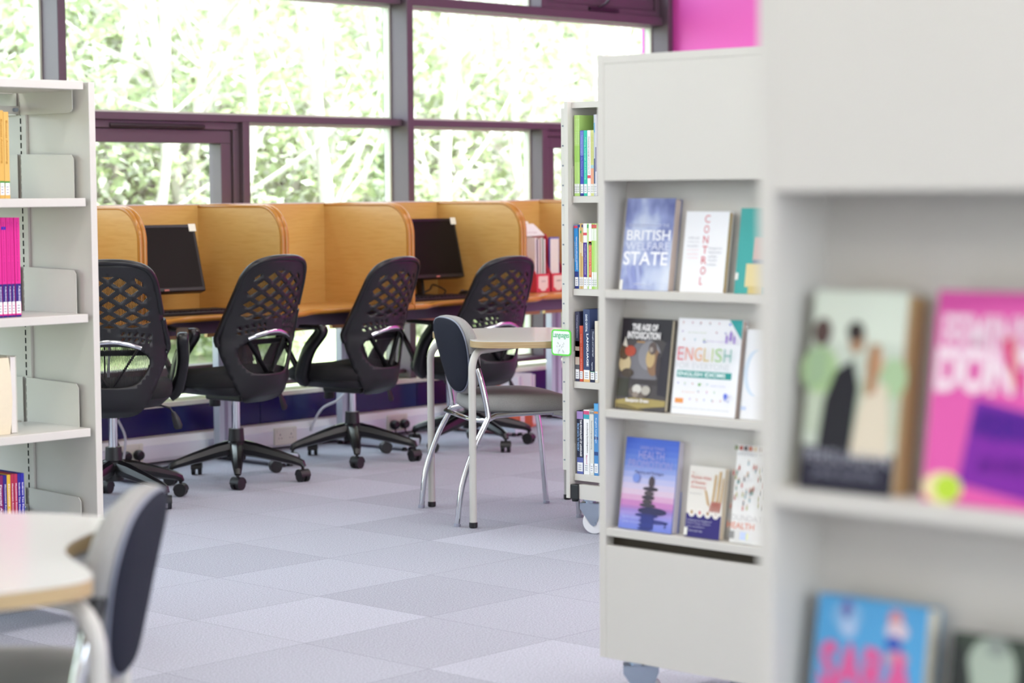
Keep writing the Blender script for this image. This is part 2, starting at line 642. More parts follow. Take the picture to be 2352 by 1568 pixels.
E_ = [10.24, 8.03, 5.81, 3.6, 1.39, -.82, XL]
FY, GY = 8.17, 8.31
for i in range(6):
    xr, xl = E_[i], E_[i + 1]
    f = MB()
    f.box(xr - .045, FY, .283, xr, 8.36, 2.95)                      # fin mullion at the right of the bay
    xi0, xi1 = xl, xr - .045
    xm = (xi0 + xi1) / 2
    for z0, z1 in ((.31, .335), (1.632, 1.668), (2.275, 2.325), (2.91, 2.95)):
        f.box(xi0, 8.212, z0, xi1, 8.35, z1)
    f.box(xm - .0225, 8.205, .335, xm + .0225, 8.35, 1.632)
    f.box(xm - .0225, 8.205, 2.325, xm + .0225, 8.35, 2.91)
    win = struct(f.build('window_%d' % (i + 1), M_frame, bev=.003))
    left_opens = i != 0
    # the openings: lower left, lower right, middle, upper left, upper right
    cells = [(xi0, xm - .0225, .335, 1.632, left_opens), (xm + .0225, xi1, .335, 1.632, not left_opens),
             (xi0, xi1, 1.668, 2.275, False), (xi0, xm - .0225, 2.325, 2.91, left_opens), (xm + .0225, xi1, 2.325, 2.91, not left_opens)]
    for a, b, z0, z1, opens in cells:
        if opens:
            s = MB()
            for w0, w1, y0 in ((.0, .038, 8.235), (.04, .105, 8.25)):
                s.box(a + w0, y0, z0 + w0, b - w0, 8.345, z0 + w1)
                s.box(a + w0, y0, z1 - w1, b - w0, 8.345, z1 - w0)
                s.box(a + w0, y0, z0 + w1, a + w1, 8.345, z1 - w1)
                s.box(b - w1, y0, z0 + w1, b - w0, 8.345, z1 - w1)
            so = struct(s.build('sash', M_frame, win, bev=.003))
            MB().box(a + .1, GY, z0 + .1, b - .1, GY + .006, z1 - .1).build('pane', M_glass, so)
            if z0 > 2:
                h = MB()
                h.tube([(a + .5 * (b - a) - .06, 8.232, z0 + .02), (a + .5 * (b - a) + .0, 8.215, z0 + .05), (a + .5 * (b - a) + .03, 8.215, z0 + .075)], .009, 8)
                h.box(a + .5 * (b - a) - .13, 8.222, z0 + .008, a + .5 * (b - a) + .13, 8.236, z0 + .03)
                h.build('handle', M_black, so, smooth=40)
            else:
                h = MB()
                h.tube([(a + .28, 8.234, z1 - .026), (a + .30, 8.226, z1 - .026), (a + .82, 8.226, z1 - .026), (a + .84, 8.234, z1 - .026)], .011, 8)
                h.build('closer', mat('dark_closer', (40, 24, 34), .5), so, smooth=40)
        else:
            g = MB()
            g.box(a, GY - .012, z0, a + .012, GY + .03, z1)
            g.box(b - .012, GY - .012, z0, b, GY + .03, z1)
            g.box(a + .012, GY - .012, z0, b - .012, GY + .03, z0 + .012)
            g.box(a + .012, GY - .012, z1 - .012, b - .012, GY + .03, z1)
            bo = struct(g.build('glazing_bead', mat('cream_glazing_bead', (206, 206, 190), .5), win))
            MB().box(a + .01, GY, z0 + .01, b - .01, GY + .006, z1 - .01).build('pane', M_glass, bo)

# ------------------------------------------------------------------ outside: bank, shrubs, saplings
rnd = random.Random(5)
def bank_z(x, y):
    t = max(0.0, y - 10.4)
    return -.25 + .30 * min(t, 9) + .1 * math.sin(x * .7) * min(t, 1)
nx, ny = 50, 40
vs_, fs_ = [], []
for j in range(ny + 1):
    for i in range(nx + 1):
        xx, yy = -6 + 48 * i / nx, 8.43 + 24 * j / ny
        vs_.append((xx, yy, bank_z(xx, yy)))
for j in range(ny):
    for i in range(nx):
        a = j * (nx + 1) + i
        fs_.append((a, a + 1, a + nx + 2, a + nx + 1))
struct(MB().add(vs_, fs_).build('ground', M_grass, smooth=60))

struct(MB().box(-6, 8.43, -.4, 40, 10.5, -.20).build('path', mat('shaded_ground_grey', (112, 118, 116), .9, noise=(3, .1))))  # added strip: the building's shade on the ground put into its grey

def leaf_cloud(seed, n, rx, ry, rz, size, mats):
    r = random.Random(seed)
    m = MB()
    for k in range(n):
        while True:
            p = Vector((r.uniform(-1, 1), r.uniform(-1, 1), r.uniform(-1, 1)))
            if .25 < p.length < 1:
                break
        lump = 1 + .22 * math.sin(5 * p.x + seed) * math.sin(4 * p.z + 2 * seed) + .12 * math.sin(9 * p.y + 7 * p.z)
        c = Vector((p.x * rx * lump, p.y * ry * lump, p.z * rz * lump))
        s = size * r.uniform(.6, 1.3)
        a = Vector((r.gauss(0, 1), r.gauss(0, 1), r.gauss(0, .6))).normalized()
        b = a.cross(Vector((r.gauss(0, 1), r.gauss(0, 1), r.gauss(0, 1)))).normalized()
        m.add([c - a * s, c + b * s * .5, c + a * s, c - b * s * .5], [(0, 1, 2, 3)], mats[r.choice((0, 0, 1, 1, 2))])
    return m

def twigs(seed, n, h, spread):
    r = random.Random(seed)
    m = MB()
    for k in range(n):
        a = r.uniform(0, 2 * PI)
        d = Vector((math.cos(a), math.sin(a), 0)) * spread * r.uniform(.3, 1)
        m.tube([(0, 0, 0), tuple(d * .35 + Vector((0, 0, h * .4))), tuple(d + Vector((r.uniform(-.1, .1), 0, h * r.uniform(.7, 1))))], [.02, .014, .005], 5)
    return m

shrub_protos = []
for k in range(3):
    t = thing('shrub', 'sunlit pale green shrub on the bank outside the windows', 'shrub', group='shrubs on the bank outside')
    leaf_cloud(k + 3, 4600, 1.05, .85, .95, .052, M_leaf).build('foliage', None, t, loc=(0, 0, .9))
    twigs(k + 9, 9, 1.5, .7).build('stem', M_bark, t, smooth=60)
    shrub_protos.append(t)
spots = []
for row, (y0, x0, x1, nn) in enumerate(((11.6, 6.2, 16.5, 9), (13.2, 7.4, 19.5, 11), (15.2, 8.6, 23.0, 11), (18.2, 10, 26, 9))):
    for i in range(nn):
        spots.append((x0 + (x1 - x0) * (i + rnd.uniform(-.3, .3)) / (nn - 1), y0 + rnd.uniform(-.5, .5), row))
for i, (x, y, row) in enumerate(spots):
    o = shrub_protos[i] if i < 3 else copy_tree(shrub_protos[i % 3])
    o.location = (x, y, bank_z(x, y) - .1)
    o.rotation_euler = (0, 0, rnd.uniform(0, 6.28))
    s = rnd.uniform(.75, 1.1) * (.62 if row == 0 else 1.0 + .12 * row)
    o.scale = (s, s, s)

def sapling(seed):
    r = random.Random(seed)
    t = thing('sapling', 'slender pale trunked sapling on the bank outside the windows', 'tree', group='saplings on the bank outside')
    m = MB()
    H = 5.2
    lean = Vector((r.uniform(-.9, .9), r.uniform(-.3, .3), 0))
    P = [Vector((0, 0, 0)) + lean * (q / 6) ** 1.4 + Vector((r.uniform(-.07, .07), r.uniform(-.07, .07), H * q / 6)) for q in range(7)]
    P = [Vector(p) for p in catmull(P, 3)]
    m.tube(P, [.062 * (1 - .8 * q / (len(P) - 1)) for q in range(len(P))], 7)
    m.build('trunk', M_bark, t, smooth=60)
    mb_ = MB()
    tips = []
    for k in range(24):
        q = r.randint(2, len(P) - 2)
        a = r.uniform(0, 2 * PI)
        L = r.uniform(.6, 1.5)
        d = Vector((math.cos(a), math.sin(a), r.uniform(.5, 1.6))).normalized()
        e = P[q] + d * L
        mid = P[q] + d * L * .5 + Vector((0, 0, -.08))
        mb_.tube([P[q], mid, e], [.022, .015, .005], 5)
        tips += [e, mid]
    mb_.build('branch', M_bark, t, smooth=60)
    lf = MB()
    for e in tips:
        for k in range(9):
            c = e + Vector((r.gauss(0, .24), r.gauss(0, .24), r.gauss(0, .24)))
            s = .045 * r.uniform(.6, 1.3)
            a = Vector((r.gauss(0, 1), r.gauss(0, 1), r.gauss(0, .6))).normalized()
            b = a.cross(Vector((r.gauss(0, 1), r.gauss(0, 1), r.gauss(0, 1)))).normalized()
            lf.add([c - a * s, c + b * s * .5, c + a * s, c - b * s * .5], [(0, 1, 2, 3)], M_leaf[r.choice((0, 1, 1))])
    lf.build('foliage', None, t)
    return t
sap = [sapling(31 + k) for k in range(3)]
for i in range(44):
    y = 12.6 + rnd.uniform(0, 6.5) if i % 5 > 1 else 11.5 + rnd.uniform(0, 1.2)
    x = y * rnd.uniform(.62, 1.30)
    o = sap[i] if i < 3 else copy_tree(sap[i % 3])
    o.location = (x, y, bank_z(x, y) - .1)
    o.rotation_euler = (0, 0, rnd.uniform(0, 6.28))
    s = rnd.uniform(.75, 1.1)
    o.scale = (s, s, s)

# ------------------------------------------------------------------ study carrels along the window
def carrel(x0, label):
    t = thing('study_carrel', label, 'desk', (x0, 0, 0), group='beech study carrels along the window')
    W = .8
    # worktop with a scooped front edge
    back, sidef, dip = 7.95, 7.345, .10
    pts = [(0, back), (0, sidef)]
    for k in range(0, 25):
        u = k / 24
        s = min(1, max(0, (u - .06) / .3)) if u < .5 else min(1, max(0, (.94 - u) / .3))
        s = s * s * (3 - 2 * s)
        pts.append((.003 + (W - .006) * u, sidef + dip * s))
    pts += [(W, sidef), (W, back)]
    m = MB()
    m.prism(pts, lambda p: (p[0], p[1], .716), lambda p: (p[0], p[1], .738))
    wt = m.build('worktop', M_beech_top, t)
    e = MB()
    e.tube([(p[0], p[1] + .001, .727) for p in pts[2:-2]], .0135, 10)
    e.build('worktop_edge', M_nose, wt, smooth=60)
    for ya in (7.50, 7.90):
        MB().box(.05, ya, .655, W - .05, ya + .03, .716).build('under_rail', mat('plum_grey_rail', (88, 76, 92), .45), t)
    MB().box(.10, 7.95, .64, .23, 8.04, .70).build('leg_bracket', M_grey_metal, t)
    bp = MB().box(.022, 7.95, .60, W - .022, 7.972, 1.228).build('back_panel', M_beech_x, t)
    MB().box(.022, 7.948, 1.228, W - .022, 7.974, 1.233).build('skylit_edge', mat('skylit_edge_pale', (222, 214, 214), .2), bp)  # skylight on the top edge is put into this pale colour
    # side panels with a rounded front top corner
    for xa, xb in ((.0015, .0215), (W - .0215, W - .0015)):
        prof = [(7.972, .738), (7.36, .738), (7.36, 1.075)]
        for k in range(1, 13):
            a = PI - PI / 2 * k / 12
            prof.append((7.505 + .145 * math.cos(a), 1.075 + .145 * math.sin(a)))
        prof.append((7.972, 1.22))
        m = MB().prism(prof, lambda p: (xa, p[0], p[1]), lambda p: (xb, p[0], p[1]))
        sp = m.build('side_panel', M_beech_x, t)
        e = MB()
        path = [((xa + xb) / 2, p[0], p[1]) for p in prof[1:]]
        e.tube(path, .0122, 10, rb=.012)
        e.build('edge_nosing', M_nose, sp, smooth=60)
    # pedestal leg
    lg = MB()
    lg.box(.12, 7.99, .03, .205, 8.035, .70, M_legmetal)
    lg.box(.205, 7.995, .03, .212, 8.03, .70, M_grey_metal)
    lg.box(.150, 7.987, .06, .172, 7.992, .68, M_grey_metal)
    lg.box(.115, 7.53, .022, .215, 8.07, .058, M_legmetal)
    lo = lg.build('pedestal_leg', None, t, bev=.003)
    for gx in (.15, .195):
        for gy in (7.57, 8.04):
            MB().lathe([(.016, 0), (.016, .006), (.007, .02), (.007, .026)], 12, (gx, gy, 0)).build('glide', M_black, lo, smooth=50)
    return t
carrel_labels = [
    'beech study carrel behind the white bookcase, far left of the row',
    'beech study carrel with a black monitor, partly hidden by the white bookcase',
    'empty beech study carrel between the two monitors, second chair in front of it',
    'beech study carrel with a black monitor, right of the empty carrel',
    'beech study carrel holding red magazine files, behind the round table',
    'beech study carrel at the right end of the row, hidden behind the language shelves']
for i, lb in enumerate(carrel_labels):
    carrel(4.8 + .8 * i, lb)

# sockets and plugs on the trunking
def socket(x, label, plugs):
    t = thing('power_socket', label, 'socket', (x, 8.10, .066))
    MB().prism(rrect(-.073, -.043, .073, .043, .006), lambda p: (p[0], -.0075, p[1]), lambda p: (p[0], -.016, p[1])).build('face_plate', M_sillw, t, bev=.001)
    h = MB()
    for c in (-.036, .036):
        h.box(c - .002, -.0165, .004, c + .002, -.0158, .012)
        h.box(c - .012, -.0165, -.012, c - .006, -.0158, -.009)
        h.box(c + .006, -.0165, -.012, c + .012, -.0158, -.009)
    h.build('pin_hole', M_slot, t)
    h = MB()
    for c in (-.055, .055):
        h.box(c - .005, -.019, .018, c + .005, -.0158, .034)
    h.build('switch', M_sillw, t)
    if plugs:
        for c in (-.036, .036):
            p = thing('mains_plug', 'black mains plug in the %s half of the %s socket' % ('left' if c < 0 else 'right', plugs), 'plug', (x + c, 8.083, .058))
            MB().lathe([(.018, 0), (.024, .004), (.025, .022), (.020, .034), (.008, .037)], 18).build('plug_body', M_black, p, smooth=50)
            p.rotation_euler = (PI / 2, 0, 0)
            w = MB()
            w.tube([(0, -.022, .018), (0, -.04, .022), (.01, -.055, .03)], .004, 6)
            w.build('lead', M_cable_b, p, smooth=60)
socket(6.06, 'double socket with two black plugs behind the leftmost swivel chair', 'leftmost')
socket(7.02, 'empty white double socket on the trunking between two swivel chairs', None)
socket(7.80, 'double socket with two black plugs behind the third swivel chair', 'right hand')

def cable(name, label, pts, r, ma):
    m = MB().tube(catmull(pts, 6), r, 8)
    return tag(m.build(name, ma, smooth=60), label, 'cable')
cable('cable', 'white cable hanging beside the gas column of the leftmost chair',
      [(5.82, 7.90, .66), (5.86, 7.97, .40), (5.93, 8.02, .27), (5.99, 8.03, .16), (5.98, 8.03, .06), (5.95, 8.0, .008)], .006, M_cable_w)
cable('cable', 'thin black cable hanging down to the plugs behind the leftmost chair',
      [(5.80, 7.92, .66), (5.86, 7.99, .38), (5.92, 8.03, .2), (5.97, 8.04, .10), (6.0, 8.06, .052)], .004, M_cable_b)
cable('cable', 'white cable sloping from a desk leg to the trunking by the third chair',
      [(7.34, 7.95, .30), (7.30, 8.0, .23), (7.24, 8.05, .19), (7.20, 8.075, .12), (7.19, 8.086, .075)], .006, M_cable_w)
cable('cable', 'black cable lying along the carpet under the desks',
      [(5.9, 7.98, .006), (6.1, 7.93, .006), (6.3, 8.02, .006), (6.5, 8.03, .006)], .005, M_cable_b)

# ------------------------------------------------------------------ things on the carrels
DZ = .738
def monitor(x, y, rz, w, h, zb, tilt, label):
    t = thing('monitor', label, 'monitor', (x, y, DZ), rz)
    c = MB().box(-w / 2, -.018, -h / 2, w / 2, .03, h / 2)
    c.box(-w * .32, .03, -h * .3, w * .32, .06, h * .3)
    co = c.build('case', M_monitor, t, bev=.006)
    co.location = (0, 0, zb - DZ + h / 2 * math.cos(tilt))
    co.rotation_euler = (-tilt, 0, 0)
    s = MB().box(-w / 2 + .016, -.0195, -h / 2 + .02, w / 2 - .016, -.0175, h / 2 - .014)
    s.build('screen', M_screen, co)
    b = MB()
    for a in (0, 1):
        b.box(-w / 2 + .002, -.021, h / 2 - .0135, w / 2 - .002, -.018, h / 2 - .001)
        break
    b.build('bezel', M_black_s, co)
    MB().box(w / 2 - .036, -.0225, h / 2 - .034, w / 2 + .001, -.0205, h / 2 + .001).build('corner_sticker', M_sillw, co)
    MB().box(-.012, -.0225, -h / 2 + .004, .012, -.0205, -h / 2 + .012).build('power_light', paper('b06a62'), co)
    n = MB()
    n.tube([(0, .075, .015), (0, .085, .10), (0, .05, zb - DZ + h * .45)], [.028, .026, .024], 10, rb=[.014, .014, .014])
    n.build('neck', M_black, t, smooth=50)
    MB().lathe([(.115, 0), (.115, .006), (.09, .014), (.03, .02)], 28, (0, .07, 0)).build('base', M_black, t, smooth=40)
    return t
monitor(5.965, 7.72, R(-6), .42, .315, .835, R(17), 'black monitor beside the white bookcase, white sticker at its corner')
monitor(7.715, 7.74, R(-2), .38, .312, .838, R(14), 'black monitor in the carrel left of the red magazine files')

def keyboard(x, y, rz, label):
    t = thing('keyboard', label, 'keyboard', (x, y, DZ), rz)
    MB().box(-.22, -.07, 0, .22, .075, .016).build('case', M_monitor, t, bev=.004)
    k = MB()
    for r_ in range(6):
        for c in range(15):
            xx, yy = -.208 + c * .028, -.058 + r_ * .0215
            k.box(xx, yy, .016, xx + .023, yy + .0175, .023)
    k.build('keys', M_black, t)
    return t
keyboard(6.02, 7.60, R(-4), 'black keyboard in front of the monitor beside the white bookcase')
keyboard(7.58, 7.60, R(0), 'black keyboard in front of the monitor left of the red files')

def mouse(x, y, label):
    t = thing('mouse', label, 'mouse', (x, y, DZ), R(10))
    rings = []
    for sc_, z in ((.9, 0), (1, .008), (.93, .02), (.7, .031), (.3, .036)):
        rings.append([(.031 * sc_ * math.cos(a), .056 * sc_ * math.sin(a), z) for a in [2 * PI * q / 20 for q in range(20)]])
    MB().loft(rings).build('mouse_body', M_black_s, t, smooth=60)
    MB().cyl((-.004, .03, .0325), (.004, .03, .0325), .006, 10).build('wheel', M_grey_metal, t)
    MB().tube(catmull([(0, .05, .008), (.02, .13, .005), (-.05, .22, .005), (-.16, .28, .005)], 5), .0025, 6).build('lead', M_cable_b, t, smooth=60)
mouse(6.315, 7.61, 'black mouse beside the keyboard near the white bookcase')
mouse(7.90, 7.66, 'black mouse beside the keyboard left of the red files')
cable('cable', 'tangled black cable lying behind the keyboard left of the red files',
      [(7.70, 7.86, .745), (7.76, 7.80, .775), (7.83, 7.84, .80), (7.88, 7.80, .77), (7.82, 7.76, .745), (7.90, 7.82, .742)], .004, M_cable_b)

M_red = mat('red_card', (206, 62, 84), .5)
M_orange = mat('orange_red_card', (222, 110, 84), .5)
M_label = mat('white_label', (226, 208, 204), .5)
def magazine_file(x, y, z, rz, ma, label, W=.108, D=.25, H=.31, group=None, words='2009'):
    t = thing('magazine_file', label, 'magazine file', (x, y, z), rz, group)
    m = MB()
    m.box(0, 0, 0, W, .004, .10)                                  # low front
    m.box(0, 0, 0, W, D, .004)
    m.box(0, D - .004, 0, W, D, H)
    side = [(0, 0), (D, 0), (D, H), (D - .10, H), (0, .10)]
    for xa in (0, W - .003):
        m.prism(side, lambda p: (xa, p[0], p[1]), lambda p: (xa + .003, p[0], p[1]))
    m.build('box_body', ma, t)
    l = MB().prism(rrect(.018, .022, W - .018, .088, .006), lambda p: (p[0], -.0006, p[1]), lambda p: (p[0], 0, p[1]))
    lo = l.build('label_card', M_label, t)
    w = MB()
    put_text(w, words, W / 2 - .016, .055, .032, .010, lambda u, v: (u, -.0012, v))
    w.build('lettering', paper('8a7a80'), lo)
    MB().prism(ell(W / 2, .018, .022, .010), lambda p: (p[0], -.0012, p[1]), lambda p: (p[0], -.0003, p[1])).build('finger_hole', M_label, t)
    return t
fx, fy = 8.435, 7.665
magazine_file(fx, fy, DZ, R(-2), M_red, 'red magazine file packed with magazines on the carrel worktop')
magazine_file(fx + .122, fy, DZ, R(-3), M_red, 'red magazine file with a blue edged folder, beside the packed file')
mags = [('e8e4e6', .012), ('4a4660', .008), ('d9d2d0', .014), ('c9a89a', .006), ('cfd3cc', .015), ('7d9a86', .008), ('ece6e8', .012)]
mx = fx + .008
names = ['white magazine at the left in the packed red file', 'dark spined magazine second in the packed red file', 'pale grey magazine third in the packed red file',
         'thin buff magazine in the middle of the packed red file', 'thick pale magazine right of the buff one in the red file', 'thin green spined magazine in the packed red file',
         'white magazine at the right in the packed red file']
for (c, w), nm in zip(mags, names):
    t = thing('magazine', nm, 'magazine', (mx, fy + .014, DZ + .006), 0, 'magazines in the red file')
    h = .285 + rnd.uniform(-.006, .006)
    MB().box(0, 0, 0, w, .0012, h).box(0, 0, 0, .0006, .21, h).box(w - .0006, 0, 0, w, .21, h).build('cover', paper(c), t)
    MB().box(.0008, .0014, .001, w - .0008, .205, h - .002).build('page_block', M_pagew, t)
    mx += w + .0012
t = thing('folder', 'white folder with blue edges standing in the right red file', 'folder', (fx + .136, fy + .02, DZ + .006), R(-3))
MB().box(0, 0, 0, .066, .012, .285).build('cover', M_pagew, t)
MB().box(-.0015, -.001, .28, .0675, .013, .288).box(-.0015, -.001, 0, 0, .013, .285).box(.066, -.001, 0, .0675, .013, .285).build('blue_edge', paper('5a62b4'), t)
t = thing('booklet', 'open white booklet lying tilted on top of the magazines', 'booklet', (fx - .01, fy + .06, DZ + .30), R(4), rx=R(38))
MB().box(0, 0, 0, .155, .10, .006).build('cover', M_pagew, t)
w = MB()
put_text(w, 'course notes', .02, .02, .09, .010, lambda u, v: (u, v, .0066))
w.build('lettering', paper('a06c74'), t)
t = thing('booklet', 'small cream booklet standing behind the tilted white one', 'booklet', (fx - .01, fy + .12, DZ + .292), R(4), rx=R(75))
MB().box(0, 0, 0, .11, .09, .004).build('cover', M_sillw, t)
# files on the floor below
for i, (x, y, rz, ma, lb, lean) in enumerate(((8.335, 7.70, R(28), M_orange, 'orange magazine file on the floor under the desk, left of two', 0),
                                              (8.52, 7.78, R(28), M_orange, 'orange magazine file on the floor under the desk, right of two', 0))):
    magazine_file(x, y, 0, rz, ma, lb, W=.12, D=.25, H=.30, words='2010')
    for j in range(3):
        t = thing('magazine', '%s magazine in the %s orange file on the floor' % (('white', 'blue edged', 'thick white')[j], ('left', 'right')[i]), 'magazine',
                  (x + .006 * math.cos(rz) - .012 * math.sin(rz) + (.008 + .034 * j) * math.cos(rz), y + .012 * math.cos(rz) + (.008 + .034 * j) * math.sin(rz), .006), rz, 'magazines in the floor files')
        MB().box(0, 0, 0, .026, .22, .284 - .006 * j).build('page_block', M_pagew, t)
        MB().box(-.001, -.001, 0, 0, .222, .286 - .006 * j).box(.026, -.001, 0, .027, .222, .286 - .006 * j).build('cover', paper(('e6e2ea', '4a5aa8', 'e8e4e6')[j]), t)

# ------------------------------------------------------------------ swivel chairs
HALF = [(.0, .372), (.07, .374), (.115, .388), (.155, .425), (.185, .478), (.213, .54), (.240, .60), (.251, .65), (.248, .69), (.236, .75), (.223, .82),
        (.213, .88), (.202, .93), (.184, .965), (.155, .988), (.11, 1.002), (.06, 1.009), (0, 1.011)]
HALF = [(p[0] * .92, p[1]) for p in HALF]
_zc = [.37, .40, .44, .50, .58, .66, .75, .90, 1.012]
_yc = [-.12, -.185, -.218, -.232, -.238, -.242, -.256, -.292, -.32]
_dc = [.0, .02, .055, .085, .105, .115, .09, .055, .035]
_wz = [p[1] for p in HALF[2:13]]
_wx = [p[0] for p in HALF[2:13]]
def back_y(x, z, off=0.0):
    w = max(.12, float(np.interp(z, _wz, _wx)))
    return float(np.interp(z, _zc, _yc)) + float(np.interp(z, _zc, _dc)) * min(1.3, (x / w) ** 2) + off

def in_poly(p, poly):
    x, y = p
    c = False
    j = len(poly) - 1
    for i in range(len(poly)):
        xi, yi = poly[i]
        xj, yj = poly[j]
        if (yi > y) != (yj > y) and x < (xj - xi) * (y - yi) / (yj - yi) + xi:
            c = not c
        j = i
    return c

def chair_back_mesh():
    half = catmull(HALF, 3)
    outer = half[:-1] + [(-p[0], p[1]) for p in reversed(half)][:-1]
    outer = [(float(a), float(b)) for a, b in outer]
    holes = []
    lo = [(0, .668), (.05, .667), (.10, .658), (.145, .64), (.170, .615), (.172, .59), (.155, .555), (.13, .525), (.10, .507), (.05, .501), (0, .5)]
    lo = catmull([(p[0] * .92, p[1]) for p in lo], 2)
    holes.append([(float(a), float(b)) for a, b in (lo[:-1] + [(-p[0], p[1]) for p in reversed(lo)][:-1])])
    lim = [(x * .80, .70 + (z - .65) * .885) for x, z in outer if z > .69]
    lim = [p for p in lim]
    top_w = lambda z: float(np.interp(z, [.70, .80, .88, .92, .945, .962], [.177, .164, .155, .143, .115, .055]))
    def zz(t):
        return .742 + .205 * (t / 8.0) ** 1.30 if t > 0 else .742
    for a in range(0, 9):
        for b in range(-5, 6):
            if (a + b) % 2:
                continue
            q = []
            for da, db in ((-.63, 0), (0, .63), (.63, 0), (0, -.63)):
                q.append((.046 * (b + db), zz(a + da + .4)))
            if all(abs(x) < top_w(z) for x, z in q) and q[2][1] < .955:
                holes.append(q)
            else:
                # part diamonds along the rim
                q2 = [(max(-top_w(z), min(top_w(z), x)), min(z, .953)) for x, z in q]
                ar = abs(sum(q2[i][0] * q2[(i + 1) % 4][1] - q2[(i + 1) % 4][0] * q2[i][1] for i in range(4))) / 2
                if ar > 2.2e-4:
                    holes.append(q2)
    for s in (-1, 1):
        for k in range(5):
            for z0, hh in ((.712, .016), (.690, .013)):
                x = s * (.042 + .026 * k)
                z_ = z0 - .0009 * k * k
                if abs(x) < .18:
                    holes.append([(x, z_), (x + s * .012, z_), (x + s * .022, z_ + hh), (x + s * .010, z_ + hh)])
    V, Ed = [], []
    def loop(poly):
        n0 = len(V)
        V.extend([Vector(p) for p in poly])
        Ed.extend([(n0 + i, n0 + (i + 1) % len(poly)) for i in range(len(poly))])
    loop(outer)
    for h in holes:
        loop(h)
    z = .41
    while z < 1.0:
        x = -.24
        while x < .245:
            if in_poly((x * 1.04, z), outer) and not any(in_poly((x, z), h) for h in holes):
                V.append(Vector((x, z)))
            x += .0165
        z += .0165
    vo, eo, fo = delaunay_2d_cdt(V, Ed, [], 0, 1e-5)[:3]
    keep = []
    for f in fo:
        c = sum((vo[i] for i in f), Vector((0, 0))) / len(f)
        if in_poly(c, outer) and not any(in_poly(c, h) for h in holes):
            keep.append(tuple(f))
    used = sorted({i for f in keep for i in f})
    mp = {k: i for i, k in enumerate(used)}
    m = MB()
    m.add([(vo[i].x, back_y(vo[i].x, vo[i].y), vo[i].y) for i in used], [tuple(mp[i] for i in f) for f in keep])
    return m, outer

